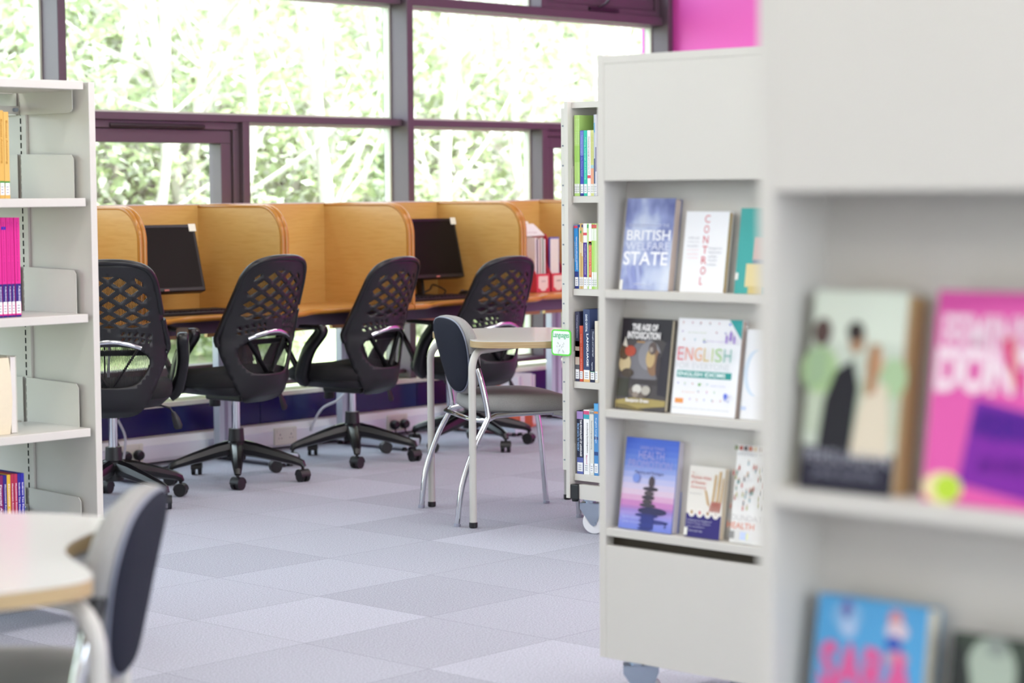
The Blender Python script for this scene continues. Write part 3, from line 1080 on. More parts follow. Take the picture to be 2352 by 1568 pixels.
def office_chair():
    t = thing('office_chair', 'tmp', 'chair', group='black mesh back swivel chairs at the carrels')
    # five-star base
    for k in range(5):
        a = R(90 + 72 * k)
        d = Vector((math.cos(a), math.sin(a), 0))
        m = MB()
        path = [d * .02 + Vector((0, 0, .148)), d * .09 + Vector((0, 0, .138)), d * .2 + Vector((0, 0, .112)), d * .275 + Vector((0, 0, .093)), d * .302 + Vector((0, 0, .082)), d * .312 + Vector((0, 0, .066))]
        m.tube(path, [.030, .029, .025, .021, .018, .014], 8, rb=[.036, .033, .026, .02, .017, .010], up=(0, 0, 1))
        arm = m.build('base_arm', M_black_s, t, smooth=35)
        c = MB()
        px = d * .305
        s = Vector((-d.y, d.x, 0))
        s = (s * .75 + d * .66).normalized()
        for q in (-1, 1):
            c.cyl(px + s * (.007 * q) + Vector((0, 0, .026)), px + s * (.023 * q) + Vector((0, 0, .026)), .026, 18)
        c.cyl(px + Vector((0, 0, .030)), px + Vector((0, 0, .075)), .007, 8)
        g = s.cross(Vector((0, 0, 1)))
        hood = [px + g * (.029 * math.cos(b)) + Vector((0, 0, .028 + .029 * math.sin(b))) for b in [R(v) for v in range(10, 171, 16)]]
        rings = []
        for sg in (-.0245, .0245):
            rings.append([p + s * sg for p in hood] + [p + s * sg - Vector((0, 0, .006)) for p in reversed(hood)])
        c.loft(rings)
        c.build('caster', M_black, arm, smooth=35)
    g = MB()
    g.lathe([(.040, .095), (.044, .12), (.044, .175), (.036, .18), (.034, .21), (.033, .235)], 22)
    g.build('column_sleeve', M_black, t, smooth=40)
    MB().lathe([(.019, .23), (.019, .385)], 18).build('gas_column', M_chrome, t, smooth=40)
    u = MB()
    u.box(-.075, -.11, .372, .075, .12, .415)
    u.build('tilt_mechanism', M_black, t, bev=.01)
    MB().lathe([(.024, .335), (.026, .34), (.024, .375)], 14, (0, .135, 0)).build('tension_knob', M_black, t, smooth=40)
    l = MB()
    l.tube([(.06, -.02, .405), (.20, -.03, .405), (.235, -.03, .395), (.25, -.032, .372)], .0045, 6)
    l.tube([(.248, -.032, .378), (.258, -.034, .35), (.268, -.036, .318), (.27, -.036, .306)], [.008, .016, .019, .013], 8, rb=[.006, .008, .008, .006], up=(0, 1, 0))
    l.build('lever', M_black, t, smooth=50)
    # seat
    def ring(a, b, z, n=44, e=3.2, cy=.03, dz=0.0):
        out = []
        for q in range(n):
            th = 2 * PI * q / n
            c, s = math.cos(th), math.sin(th)
            x = a * math.copysign(abs(c) ** (2 / e), c)
            y = b * math.copysign(abs(s) ** (2 / e), s)
            out.append((x, cy + y, z - dz * max(0, y / b) ** 3))
        return out
    s = MB()
    s.loft([ring(.225, .21, .438, cy=.045), ring(.243, .223, .448, dz=.01, cy=.045), ring(.248, .23, .47, dz=.015, cy=.045), ring(.245, .226, .498, dz=.022, cy=.045), ring(.225, .208, .514, dz=.025, cy=.045), ring(.15, .14, .519, dz=.015, cy=.045), ring(.03, .03, .519, cy=.045)])
    s.build('seat', M_blackfab, t, smooth=60)
    p = MB()
    p.loft([ring(.13, .15, .398), ring(.20, .19, .408), ring(.235, .215, .437, cy=.045), ring(.235, .215, .442, cy=.045)])
    p.build('seat_pan', M_black, t, smooth=50)
    # back shell
    m, outer = chair_back_mesh()
    bk = m.build('back_shell', M_black, t, smooth=60)
    so = bk.modifiers.new('thick', 'SOLIDIFY')
    so.thickness = .011
    so.offset = 0
    rm = MB()
    pts = [(x, back_y(x, z), z) for x, z in outer if z > .62]
    i0 = max(range(len(pts)), key=lambda i: 0 if i == 0 else (Vector(pts[i]) - Vector(pts[i - 1])).length)
    pts = pts[i0:] + pts[:i0]
    rm.tube(pts, .0125, 8, rb=.014)
    rm.build('back_rim', M_black_s, bk, smooth=60)
    st = []
    for q in range(15):
        x = -.125 + .25 * q / 14
        z = .688 - .028 * (abs(x) / .125) ** 2.0 - (.002 if abs(x) > .05 else 0)
        st.append((x, back_y(x, z, -.010), z))
    MB().tube(st, .0032, 8, rb=.0078, up=(0, 0, 1)).build('chrome_trim', M_chrome, bk, smooth=50)
    n = MB()
    rows, cols = 22, 16
    vs, fs = [], []
    for j in range(rows + 1):
        z = .47 + .505 * j / rows
        w = float(np.interp(z, _wz, _wx)) * .93
        if z > .93:
            w *= 1 - .35 * ((z - .93) / .045)
        for i in range(cols + 1):
            x = w * (2 * i / cols - 1)
            bulge = .045 * math.exp(-((z - .62) / .09) ** 2)
            vs.append((x, back_y(x, z, .022 + bulge * (1 - (x / w) ** 2)), z))
    for j in range(rows):
        for i in range(cols):
            a = j * (cols + 1) + i
            fs.append((a, a + 1, a + cols + 2, a + cols + 1))
    n.add(vs, fs)
    n.build('mesh_panel', M_net, t, smooth=80)
    b = MB()
    for sg in (-1, 1):
        b.tube([(sg * .125, back_y(.125, .665, .016), .672), (sg * .012, back_y(0, .51, .018), .505)], .016, 8, rb=.005, up=(1, 0, 0.3))
    b.build('lumbar_brace', M_black, t, smooth=40)
    # loop arms
    for sg in (-1, 1):
        x1, x0 = sg * .292, sg * .235
        a = MB()
        P = [(x0, .10, .435), (sg * .268, .088, .47), (x1, .03, .585), (x1, -.045, .672), (x1, -.05, .692), (x1, -.02, .698), (x1, .08, .70), (x1, .19, .702), (x1, .225, .695), (x1, .22, .675),
             (sg * .285, .17, .605), (sg * .268, .115, .50)]
        W = [.026, .026, .026, .026, .026, .026, .026, .026, .022, .016, .014, .014]
        T = [.030, .031, .030, .028, .020, .012, .010, .010, .010, .009, .009, .012]
        C = catmull(P, 4)
        k = np.linspace(0, len(P) - 1, len(C))
        ra = list(np.interp(k, range(len(P)), W))
        rb_ = list(np.interp(k, range(len(P)), T))
        # frame: width along x
        rings = []
        Cv = [Vector(c) for c in C]
        for i in range(len(Cv)):
            tg = (Cv[min(i + 1, len(Cv) - 1)] - Cv[max(i - 1, 0)]).normalized()
            ux = (Vector((1, 0, 0)) - tg * tg.x).normalized()
            un = tg.cross(ux)
            rings.append([Cv[i] + ux * (ra[i] * math.copysign(abs(math.cos(th)) ** .6, math.cos(th))) + un * (rb_[i] * math.copysign(abs(math.sin(th)) ** .6, math.sin(th)))
                          for th in [2 * PI * j / 14 for j in range(14)]])
        a.loft(rings)
        a.build('armrest', M_black_s, t, smooth=50)
    return t

chair_labels = [
    'black mesh back swivel chair half hidden by the white bookcase',
    'black mesh back swivel chair nearest the white bookcase, seen whole with its star base',
    'black mesh back swivel chair in front of the empty carrel',
    'black mesh back swivel chair partly behind the grey upholstered chair and round table']
c0 = office_chair()
chair_pos = [(5.325, 7.22, R(-38), 0), (6.10, 7.36, R(4), 0.008), (6.925, 7.49, R(10), .042), (7.685, 7.434, R(-2), .058)]
base_rot = [R(8), R(-7), R(-13), R(26)]
for i, ((x, y, rz, sink), lb) in enumerate(zip(chair_pos, chair_labels)):
    o = c0 if i == 0 else copy_tree(c0)
    o.location = (x, y, 0)
    o.rotation_euler = (0, 0, rz)
    o['label'] = lb
    for ch in o.children:
        if ch.name.startswith('base_arm'):
            ch.rotation_euler = (0, 0, base_rot[i])
        elif not ch.name.startswith(('column', 'gas')):
            ch.location.z -= sink
            
# ------------------------------------------------------------------ round tables and upholstered chairs
def table_outline(Rr=.42, half=46, depth=.068):
    pts = []
    n0 = math.cos(R(half)) * Rr
    for sgn in (-1, 1):                      # notch at -y, then at +y
        s0 = math.sin(R(half)) * Rr
        seg = []
        for k in range(25):
            s = -s0 + 2 * s0 * k / 24
            f = .5 * (1 + math.cos(PI * s / s0))
            d = n0 - depth * f
            seg.append((s, d))
        if sgn == -1:
            pts += [(s, -d) for s, d in seg]
        else:
            pts += [(-s, d) for s, d in seg]
        a0 = -90 + half if sgn == -1 else 90 + half
        for k in range(1, 24):
            a = R(a0 + (180 - 2 * half) * k / 24)
            pts.append((Rr * math.cos(a), Rr * math.sin(a)))
    for _ in range(3):                       # ease the corners
        n = len(pts)
        pts = [((pts[i - 1][0] + 2 * pts[i][0] + pts[(i + 1) % n][0]) / 4, (pts[i - 1][1] + 2 * pts[i][1] + pts[(i + 1) % n][1]) / 4) for i in range(n)]
    return pts

def round_table(x, y, rz, label):
    t = thing('round_table', label, 'table', (x, y, 0), rz)
    o = table_outline()
    MB().prism(o, lambda p: (p[0] * .998, p[1] * .998, .7135), lambda p: (p[0] * .998, p[1] * .998, .716)).build('tabletop', M_tabletop, t)
    MB().prism(o, lambda p: (p[0], p[1], .690), lambda p: (p[0], p[1], .7137)).build('plywood_edge', M_ply, t, smooth=40)
    for a in (45, 135, 225, 315):
        d = Vector((math.cos(R(a)), math.sin(R(a)), 0))
        P = [d * .415 + Vector((0, 0, .02)), d * .415 + Vector((0, 0, .60))]
        for k in range(1, 9):
            b = PI / 2 * k / 8
            P.append(d * (.415 - .075 * (1 - math.cos(b))) + Vector((0, 0, .60 + .075 * math.sin(b))))
        P.append(d * .22 + Vector((0, 0, .675)))
        lg = MB().tube(P, .0145, 14).build('leg', M_tleg, t, smooth=60)
        MB().lathe([(.013, 0), (.0165, .004), (.0165, .02), (.0145, .022)], 16, tuple(d * .415)).build('foot_cap', M_black, lg, smooth=40)
    u = MB()
    for a in (45, 135):
        d = Vector((math.cos(R(a)), math.sin(R(a)), 0))
        s = Vector((-d.y, d.x, 0)) * .02
        u.tube([d * -.34 + Vector((0, 0, .675)), d * .34 + Vector((0, 0, .675))], .014, 8)
    u.build('under_frame', M_tleg, t, smooth=40)
    MB().lathe([(.02, .655), (.024, .668), (.024, .690)], 14, (.16, -.2, 0)).build('link_clamp', M_black, t)
    return t

def upholstered_chair(x, y, rz, label):
    t = thing('upholstered_chair', label, 'chair', (x, y, 0), rz, 'grey upholstered chairs at the round tables')
    r = .0115
    for sg in (-1, 1):
        # rear leg and back upright in one bent tube
        P = catmull([(sg * .2585, -.26, .0), (sg * .2585, -.24, .15), (sg * .256, -.19, .295), (sg * .25, -.138, .395), (sg * .247, -.13, .43), (sg * .236, -.150, .545), (sg * .212, -.168, .63), (sg * .190, -.180, .70)], 4)
        lg = MB().tube(P, r, 12).build('rear_leg', M_chrome, t, smooth=60)
        MB().cyl((sg * .2585, -.261, -.0005), (sg * .2585, -.259, .012), .0135, 12).build('foot_cap', M_grey_metal, lg)
        P = catmull([(sg * .20, .15, .415), (sg * .2, .195, .405), (sg * .201, .222, .36), (sg * .203, .241, .2), (sg * .204, .258, 0)], 4)
        lg = MB().tube(P, r, 12).build('front_leg', M_chrome, t, smooth=60)
        MB().cyl((sg * .204, .257, -.0005), (sg * .204, .259, .012), .0135, 12).build('foot_cap', M_grey_metal, lg)
    f = MB()
    for sg in (-1, 1):
        f.tube([(sg * .25, -.135, .405), (sg * .215, -.09, .417), (sg * .2, 0, .420), (sg * .2, .22, .424)], r, 10)
    f.tube([(-.2, .21, .424), (.2, .21, .424)], r, 10)
    f.tube([(-.25, -.135, .405), (-.2, -.17, .40), (.2, -.17, .40), (.25, -.135, .405)], .009, 10)
    f.build('seat_frame', M_chrome, t, smooth=60)
    # seat cushion: rounded rear, waterfall front
    def ring(sx, z, fx=0.0):
        out = []
        n = 48
        for q in range(n):
            th = 2 * PI * q / n
            c, s = math.cos(th), math.sin(th)
            e = 3.4
            xx = .232 * sx * math.copysign(abs(c) ** (2 / e), c)
            yy = (.225 if s > 0 else .215) * sx * math.copysign(abs(s) ** (2 / e), s)
            if s < 0:
                xx *= 1 - .16 * (abs(yy) / .215) ** 2
            drop = .022 * max(0, yy / .225) ** 3
            out.append((xx, .055 + yy, z - drop + .006 * (abs(xx) / .23) ** 2 * (1 if z > .45 else 0)))
        return out
    MB().loft([ring(.93, .428), ring(.99, .436), ring(1.0, .452), ring(.985, .474), ring(.93, .486), ring(.7, .491), ring(.2, .492)]).build('seat', M_fab, t, smooth=60)
    MB().loft([ring(.86, .418), ring(.93, .4285)]).build('seat_board', M_black, t)
    # back: curved pad in front, dark shell behind
    HB = [(0, .487), (.05, .490), (.10, .503), (.145, .53), (.18, .57), (.205, .62), (.222, .67), (.226, .71), (.215, .745), (.185, .772), (.14, .787), (.07, .795), (0, .797)]
    hb = catmull(HB, 2)
    outl = hb[:-1] + [(-p[0], p[1]) for p in reversed(hb)][:-1]
    def yb(px, z, off):
        return -.175 - .16 * (z - .49) + .30 * (.16 - (z - .64)) * px * px * 6 * .9 + off
    def shell(mb, sc_, off):
        return [(px * sc_, yb(px * sc_, .64 + (z - .64) * sc_, off), .64 + (z - .64) * sc_) for px, z in outl]
    MB().loft([shell(None, .2, .056), shell(None, .6, .054), shell(None, .9, .048), shell(None, .985, .036), shell(None, 1.0, .022), shell(None, .99, .008), shell(None, .93, -.002)]).build('backrest', M_fab, t, smooth=60)
    MB().loft([shell(None, .94, -.001), shell(None, .935, -.006), shell(None, .89, -.011), shell(None, .6, -.014), shell(None, .2, -.014)]).build('back_panel', M_fabback, t, smooth=60)
    MB().tube(shell(None, .945, -.003), .0035, 6, closed=True).build('piping', mat('silver_piping', (120, 124, 140), .5), t, smooth=60)
    for sg in (-1, 1):
        MB().tube([(sg * .220, -.162, .60), (sg * .196, -.180, .68)], [.015, .016], 10).build('upright_sleeve', M_black, t, smooth=50)
    return t

f_c = Vector((.872, -.489, 0))
round_table(6.215, 5.73, math.atan2(-.872, -.489), 'round white table with a plywood edge behind the language shelves')
upholstered_chair(6.151, 5.785, math.atan2(-.872, -.489), 'grey upholstered chair with chrome legs at the table behind the language shelves')
round_table(1.832, 2.995, math.atan2(.766, .643), 'blurred round white table close to the camera, before the white bookcase')
upholstered_chair(2.0, 2.985, math.atan2(.68, .733), 'blurred grey upholstered chair at the table closest to the camera')

# ------------------------------------------------------------------ shelving
def caster_wheel(parent, x, y, zt, rot, rr=.045):
    """swivel castor hanging from height zt under a unit"""
    c = MB()
    c.lathe([(.028, zt - .006), (.028, zt)], 20, (x, y, 0))
    c.lathe([(.020, zt - .016), (.020, zt - .006)], 20, (x, y, 0))
    d = Vector((math.cos(rot), math.sin(rot), 0))        # trailing direction
    s = Vector((-d.y, d.x, 0))                           # axle direction
    ax = Vector((x, y, rr)) + d * .018
    for sg in (-1, 1):
        o = Vector((x, y, 0)) + s * (sg * .017)
        tri = [(-.036, zt - .014), (.052, zt - .014), (.052, zt - .030), (.027, rr - .008), (.018, rr - .015), (.006, rr - .008), (-.036, zt - .035)]
        c.prism(tri, lambda p: tuple(o + d * p[0] + Vector((0, 0, p[1]))), lambda p: tuple(o + d * p[0] + s * (sg * .002) + Vector((0, 0, p[1]))))
    top = [(-.036, -.019), (.052, -.019), (.052, .019), (-.036, .019)]
    c.prism(top, lambda p: tuple(Vector((x, y, zt - .016)) + d * p[0] + s * p[1]), lambda p: tuple(Vector((x, y, zt - .013)) + d * p[0] + s * p[1]))
    c.cyl(tuple(ax - s * .024), tuple(ax + s * .024), .006, 12)
    co = c.build('caster', M_steel, parent, smooth=35)
    w = MB()
    w.cyl(tuple(ax - s * .014), tuple(ax + s * .014), rr, 36)
    w.build('wheel', M_wheel, co, smooth=40, bev=.004)
    return co

def display_unit(X0, Y0, W, zh, shelves, zlow, label, deep=0.0):
    t = thing('display_unit', label, 'display shelf', (X0, Y0, 0), -PI / 2)
    for xa in (0, W - .021):
        MB().box(xa, 0, .13, xa + .021, .50, 1.612).build('side_panel', M_white, t, bev=.0015)
    MB().box(.021, 0, 1.59, W - .021, .5, 1.608).build('top_board', M_white, t)
    MB().box(.0212, .0005, zh, W - .0212, .018, 1.59).build('header_panel', M_white, t, bev=.001)
    MB().box(.0212, .48, .15, W - .0212, .498, 1.59).build('rear_panel', M_white, t)
    tops = [zh] + shelves
    for i, z in enumerate(shelves):
        MB().box(.0212, 0, z - .02, W - .0212, .10 + deep, z).build('shelf', M_white, t, bev=.0015)
        up = tops[i]
        prof = [(.048, z), (.060, z), (.098 if i == 0 else .09, up + (.0 if i == 0 else -.02)), (.086 if i == 0 else .078, up + (.0 if i == 0 else -.02))]
        prof = [(a + deep, b) for a, b in prof]
        MB().prism(prof, lambda p: (.0212, p[0], p[1]), lambda p: (W - .0212, p[0], p[1])).build('sloping_back', M_white, t)
    if zlow:
        MB().box(.0212, .0005, .13, W - .0212, .018, zlow).build('base_panel', M_white, t, bev=.001)
        MB().box(.0212, .03, shelves[-1] - .06, W - .0212, .04, shelves[-1] - .02).build('gap_shade', M_shadowgap, t)  # dark strip paints the shade inside the gap under the bottom shelf
    MB().box(.021, .02, .13, W - .021, .48, .15).build('base_board', M_white, t)
    for x, y in ((.085, .045), (W - .085, .045), (.085, .43), (W - .085, .43)):
        caster_wheel(t, x, y, .13, R(40), .045)
    return t

display_unit(3.97, 3.403, .92, 1.306, [1.041, .748, .455], .412, 'white mobile display unit with three shelves of face-out books beside the language shelves')
display_unit(1.97, 1.449, .92, 1.281, [.944, .606, .27], None, 'blurred white display unit filling the right edge, closest to the camera', .026)

def bookcase(label):
    t = thing('bookcase', label, 'bookcase', (3.795, 5.2, 0))
    W = 1.0
    for xa, nm in ((-.023, 0), (-W, 1)):
        MB().box(xa, 0, .02, xa + .023, .70, 1.612).build('end_panel', M_metal_white, t, bev=.002)
        xs = xa - .007 if nm == 0 else xa + .023
        st = MB().box(xs, .312, .03, xs + .007, .366, 1.60).build('slotted_upright', M_metal_white, t)
        s = MB()
        for k in range(61):
            z = .06 + .0248 * k
            xx = xs - .0006 if nm == 0 else xs + .0076
            s.box(xx, .3355, z, xx + .0004, .3415, z + .0165)
        s.build('slot', M_slot, st)
    zs = [.25, .591, .930, 1.272]
    for side in (0, 1):
        for z in zs + [1.614]:
            top = z > 1.5
            y0, y1 = (.006, .315) if side == 0 else (.365, .694)
            sh = MB().box(-W + .036, y0, z - .025, -.036, y1, z).build('shelf', M_metal_white, t, bev=.002)
            for xa in (-.0375, -W + .0345):
                ya, yb_ = (.062, .33) if side == 0 else (.35, .635)
                if top:
                    zr0, zr1 = z - .09, z - .002
                else:
                    zr0, zr1 = z - .028, z + .128
                yf = ya if side == 0 else yb_
                sg = 1 if side == 0 else -1
                if top:
                    prof = [(yf, zr1), (yf, zr0 + .01), (yf + sg * .01, zr0), (yb_ if side == 0 else ya, zr0), (yb_ if side == 0 else ya, zr1)]
                else:
                    prof = [(yf, zr0), (yf, zr1 - .012), (yf + sg * .012, zr1), (yb_ if side == 0 else ya, zr1 + .006), (yb_ if side == 0 else ya, zr0)]
                MB().prism(prof, lambda p: (xa, p[0], p[1]), lambda p: (xa + .0025, p[0], p[1])).build('bracket', M_metal_white, sh)
    for z in (1.54, .32):
        MB().box(-W + .03, .345, z - .012, -.030, .36, z + .012).build('cross_rail', M_metal_white, t)
        MB().cyl((-.048, .33, z), (-.048, .345, z), .006, 10).build('bolt', M_steel, t)
    return t
bookcase('ivory metal bookcase at the left edge with slotted uprights')

def language_unit(label):
    X0, Y0, W = 5.97, 5.28, .92
    t = thing('bookcase', label, 'bookcase', (X0, Y0, 0), -PI / 2)
    for xa in (0, W - .018):
        MB().box(xa, 0, .13, xa + .018, .56, 1.612).build('end_panel', M_white, t, bev=.0015)
    st = MB().box(-.019, .004, .235, -.001, .02, 1.588).build('slotted_upright', M_metal_white, t)
    s = MB()
    z = .27
    while z < 1.56:
        s.box(-.0145, .0036, z, -.006, .0042, z + .006)
        z += .0735
    s.build('slot', mat('grey_slot', (130, 136, 146), .7), st)
    for z in (.222, .570, .917, 1.262):
        for side in (0, 1):
            y0, y1 = (.02, .265) if side == 0 else (.295, .54)
            sh = MB().box(.024, y0, z - .025, W - .024, y1, z).build('shelf', M_white, t, bev=.0015)
            for xa in (.0195, W - .022):
                prof = [(y0, z - .028), (y0, z + .10), (y0 + .008, z + .112), (y1, z + .112), (y1, z - .028)]
                MB().prism(prof, lambda p: (xa, p[0], p[1]), lambda p: (xa + .0022, p[0], p[1])).build('bracket', M_metal_white, sh)
    MB().box(.018, .02, 1.588, W - .018, .54, 1.610).build('top_board', M_white, t)
    MB().box(.018, .274, .2, W - .018, .286, 1.588).build('centre_panel', M_white, t)
    MB().box(.058, .008, .130, W - .018, .03, .185).build('plinth', M_white, t)
    MB().box(.0185, .002, .128, .058, .035, .183).build('plinth_block', M_black, t, bev=.003)
    MB().lathe([(.012, .118), (.014, .124), (.014, .13)], 12, (.03, .018, 0)).build('stop', M_black, t)
    for x, y in ((.09, .035), (W - .105, .035), (.105, .5), (W - .105, .5)):
        caster_wheel(t, x, y, .13, R(25), .045)
    return t
language_unit('tall white mobile bookcase of language books beside the round table')

# "Languages" sign
t = thing('sign', 'green bordered white sign reading Languages on the white bookcase', 'sign', (5.963, 5.343, .666), -PI / 2)
MB().prism(rrect(0, 0, .097, .098, .014), lambda p: (p[0], 0, p[1]), lambda p: (p[0], .003, p[1])).build('sign_board', mat('sign_green', (92, 214, 62), .4), t)
f = MB().prism(rrect(.006, .006, .091, .092, .010), lambda p: (p[0], -.0006, p[1]), lambda p: (p[0], 0, p[1])).build('sign_face', mat('sign_white', (236, 238, 236), .4), t)
w = MB()
put_text(w, 'Languages', .008, .062, .081, .026, lambda u, v: (u, -.0010, v), bold=.015)
w.build('lettering', mat('sign_letters', (64, 186, 122), .4), f)
w = MB()
rq = random.Random(3)
for (cx, cz) in ((.036, .047), (.060, .046), (.040, .038), (.056, .038), (.028, .034), (.048, .030), (.039, .020), (.058, .020), (.036, .014), (.060, .013)):
    pts = [(cx + rq.uniform(-.006, .006), -.0010, cz + rq.uniform(-.005, .005)) for _ in range(5)]
    w.tube(catmull(pts, 4), .0005, 5)
w.build('line_drawing', mat('sign_lines', (190, 200, 196), .5), f)

# ------------------------------------------------------------------ books standing spine out
def spine_book(origin, rz, w, d, h, cover, label, bands=(), title=None, tcol='ffffff', tz=(.3, .9), sticker=True, group=None, tilt=0.0, pages=None, second=None, bold=.01):
    t = thing('book', label, 'book', origin, rz, group)
    t.rotation_euler = (0, tilt, rz)
    cm = paper(cover)
    b = min(.0012, w * .15)
    MB().box(0, 0, 0, w, .0018, h).box(0, .0018, 0, b, d, h).box(w - b, .0018, 0, w, d, h).build('cover', cm, t)
    MB().box(b, .0018, .002, w - b, d - .003, h - .003).build('page_block', pages or M_page, t)
    if bands:
        m = MB()
        for z0, z1, c in bands:
            m.box(.0002, -.0004, z0 * h, w - .0002, .0002, z1 * h, paper(c))
        m.build('spine_band', None, t)
    if sticker:
        s = MB().box(w * .08, -.0008, .010, w * .92, .0002, .010 + min(.035, h * .14))
        so = s.build('spine_label', paper('eeeeee'), t)
        l = MB()
        for k in range(3):
            l.box(w * .25, -.0012, .016 + .008 * k, w * .7, -.0007, .0185 + .008 * k)
        l.build('lettering', paper('8c90a4'), so)
    lines = []
    if title:
        lines.append((title, tcol, tz, .5 if not second else .66))
    if second:
        lines.append((second[0], second[1], second[2], second[3] if len(second) > 3 else .3))
    for s, c, (a, e), pos in lines:
        m = MB()
        th = w * (.42 if len(lines) == 1 else .30)
        L = h * (e - a)
        # reads from top to bottom
        put_text(m, s, 0, 0, L, th, lambda u, v: (w * pos - th / 2 + v, -.0009, h * e - u), bold=bold)
        m.build('title', paper(c), t)
    return t

def on_lang(x0, x1, z, h, cover, label, d=.17, yin=.004, **k):
    # X grows into the shelf, Y falls along it
    return spine_book((5.99 + yin, 5.28 - x0, z + .0005), -PI / 2, x1 - x0 - .0006, d, h, cover, label, group='books on the language shelves', **k)

Z1, Z2, Z3, Z4 = 1.262, .917, .570, .222
for k in range(3):
    on_lang(.0295 + .0085 * k, .038 + .0085 * k, Z1, .299, 'b6dc7c', '%s of three thin light green books at the top left of the language shelves' % ('leftmost', 'middle', 'rightmost')[k],
            title='Primary Teaching', tcol='dff0c0', tz=(.64, .95), bands=((.42, .62, 'a4d266'),), d=.2)
t = thing('book', 'dark green book standing face out behind the small books on the top shelf', 'book', (6.11, 5.28 - .0555, Z1 + .0005), -PI / 2, 'books on the language shelves')
MB().box(0, 0, 0, .075, .010, .298).build('cover', paper('7aa81c'), t)
MB().box(.001, .001, .001, .0755, .009, .297).build('page_block', M_pagew, t)
w = MB()
put_text(w, 'Primary T', .012, .222, .058, .022, lambda u, v: (u, -.0006, v))
w.build('title', paper('dcebb4'), t)
w = MB().prism(ell(.02, .20, .009, .009), lambda p: (p[0], -.0006, p[1]), lambda p: (p[0], 0, p[1]))
w.build('badge', paper('c23a54'), t)
on_lang(.058, .075, Z1, .242, '3a46b0', 'small royal blue book on the top language shelf', title='Teaching Language in the Primary School', tcol='a8b0e6', tz=(.3, .93), bands=((.0, .03, '1e2b86'), (.62, .99, '6d7cc8')), d=.108)
on_lang(.0755, .0925, Z1, .242, '1fbfa6', 'small teal book on the top language shelf', title='Talking, Language and Learning', tcol='a5ecdd', tz=(.25, .9), d=.108)
on_lang(.093, .1095, Z1, .242, 'eceaea', 'white book titled Developing Language and Literacy on the top language shelf', title='Developing Language and Literacy 3-8', tcol='7a7a84', tz=(.34, .9), bands=((.27, .315, 'd2425a'),), d=.108)
on_lang(.110, .1165, Z1, .242, 'd9d98a', 'thin yellow book left of its yellow twin on the top language shelf', title='Language and Communication', tcol='8fa040', tz=(.5, .95), bands=((.15, .42, 'f0a48a'), (.42, .47, 'a6cfe0')), d=.108)
on_lang(.117, .1240, Z1, .242, 'dadc96', 'thin yellow book right of its twin on the top language shelf', title='Language and Communication', tcol='8fa040', tz=(.5, .95), bands=((.15, .42, 'f0a48a'), (.42, .47, 'a6cfe0')), d=.108)
on_lang(.125, .131, Z1, .299, 'c3cad6', 'tall pale grey book with dark blue lower spine on the top language shelf', bands=((.1, .46, '46507e'), (.78, .9, '7fb4d8')))
on_lang(.1315, .138, Z1, .299, 'd6d4da', 'tall whitish book at the right end of the visible top language shelf', bands=((.3, .6, '8a86a0'),))

on_lang(.029, .048, Z2, .237, '2f8fd6', 'bright blue leaning book titled Teaching in Lifelong Learning', title='TEACHING IN LIFELONG LEARNING', tcol='f2f8ff', tz=(.30, .82), bands=((.0, .27, '23307e'), (.95, .99, 'd6405a')), tilt=R(-1.0), second=('a guide to theory and practice', 'b4dcf6', (.42, .74), .27))
on_lang(.0495, .0555, Z2, .243, 'e2cfa6', 'thin cream book with a blue dot on the second language shelf', bands=((.94, .985, '2b2c86'),))
on_lang(.056, .0625, Z2, .243, 'cfa866', 'thin gold book with a green dot on the second language shelf', bands=((.85, .89, '2ea04c'), (.55, .72, 'e6d6b2')))
on_lang(.063, .0700, Z2, .243, 'd8b878', 'thin tan book with a dark dot on the second language shelf', bands=((.94, .985, '2b2c66'), (.5, .7, 'ecdcb8')))
on_lang(.071, .0895, Z2, .243, 'f0eff0', 'white book with a purple title band, Principles and Practices of Assessment', title='Principles and Practices of Assessment', tcol='d8d4f0', tz=(.22, .68), bands=((.18, .71, '43208a'), (.82, .86, 'd84a5c')))
on_lang(.0900, .0970, Z2, .243, 'c4e298', 'thin light green book with a green dot on the second language shelf', bands=((.93, .985, '2c9c48'),))
on_lang(.0978, .1115, Z2, .243, 'f2f0f0', 'white book with an orange title band on the second language shelf', title='Quality Assurance in Teaching', tcol='ffe6d8', tz=(.22, .70), bands=((.15, .72, 'd9683c'), (.67, .73, 'f2a23c')))
for k, c in enumerate(('a9d65a', 'b8dc80', 'c8e2a0')):
    on_lang(.112 + .0083 * k, .1198 + .0083 * k, Z2, .243, c, '%s of three white and green striped books with red dots' % ('first', 'second', 'third')[k], bands=((.93, .985, 'd8525c'), (.74, .92, 'ecf2e4'), (.16, .26, 'f2f2ee')), sticker=True)

on_lang(.0285, .0495, Z3, .261, '3a3a54', 'dark book with flowers on its spine on the third language shelf', title='Critical Language Awareness', tcol='a8aac8', tz=(.62, .95), bands=((.24, .58, 'c9b7a8'), (.5, .58, 'd77a70'), (.35, .44, 'b98a3c'), (.12, .24, '55555c')))
on_lang(.0502, .0670, Z3, .209, 'cc4a34', 'short orange red book left of the LANGUAGE book', title='Language in Education and Society', tcol='f0b4a0', tz=(.2, .85), d=.13)
on_lang(.0505, .0680, Z3, .258, '17161a', 'black book standing behind the short orange red book', yin=.14, d=.09, sticker=False)
on_lang(.0690, .1010, Z3, .271, '3d4a72', 'thick navy book titled LANGUAGE with an orange lower band', title='LANGUAGE', tcol='f4f6fa', tz=(.215, .665), bands=((.0, .155, 'e8b878'), (.16, .99, '37446a')), second=('DAVID CRYSTAL', 'dfe4ee', (.69, .93), .5), bold=.03)
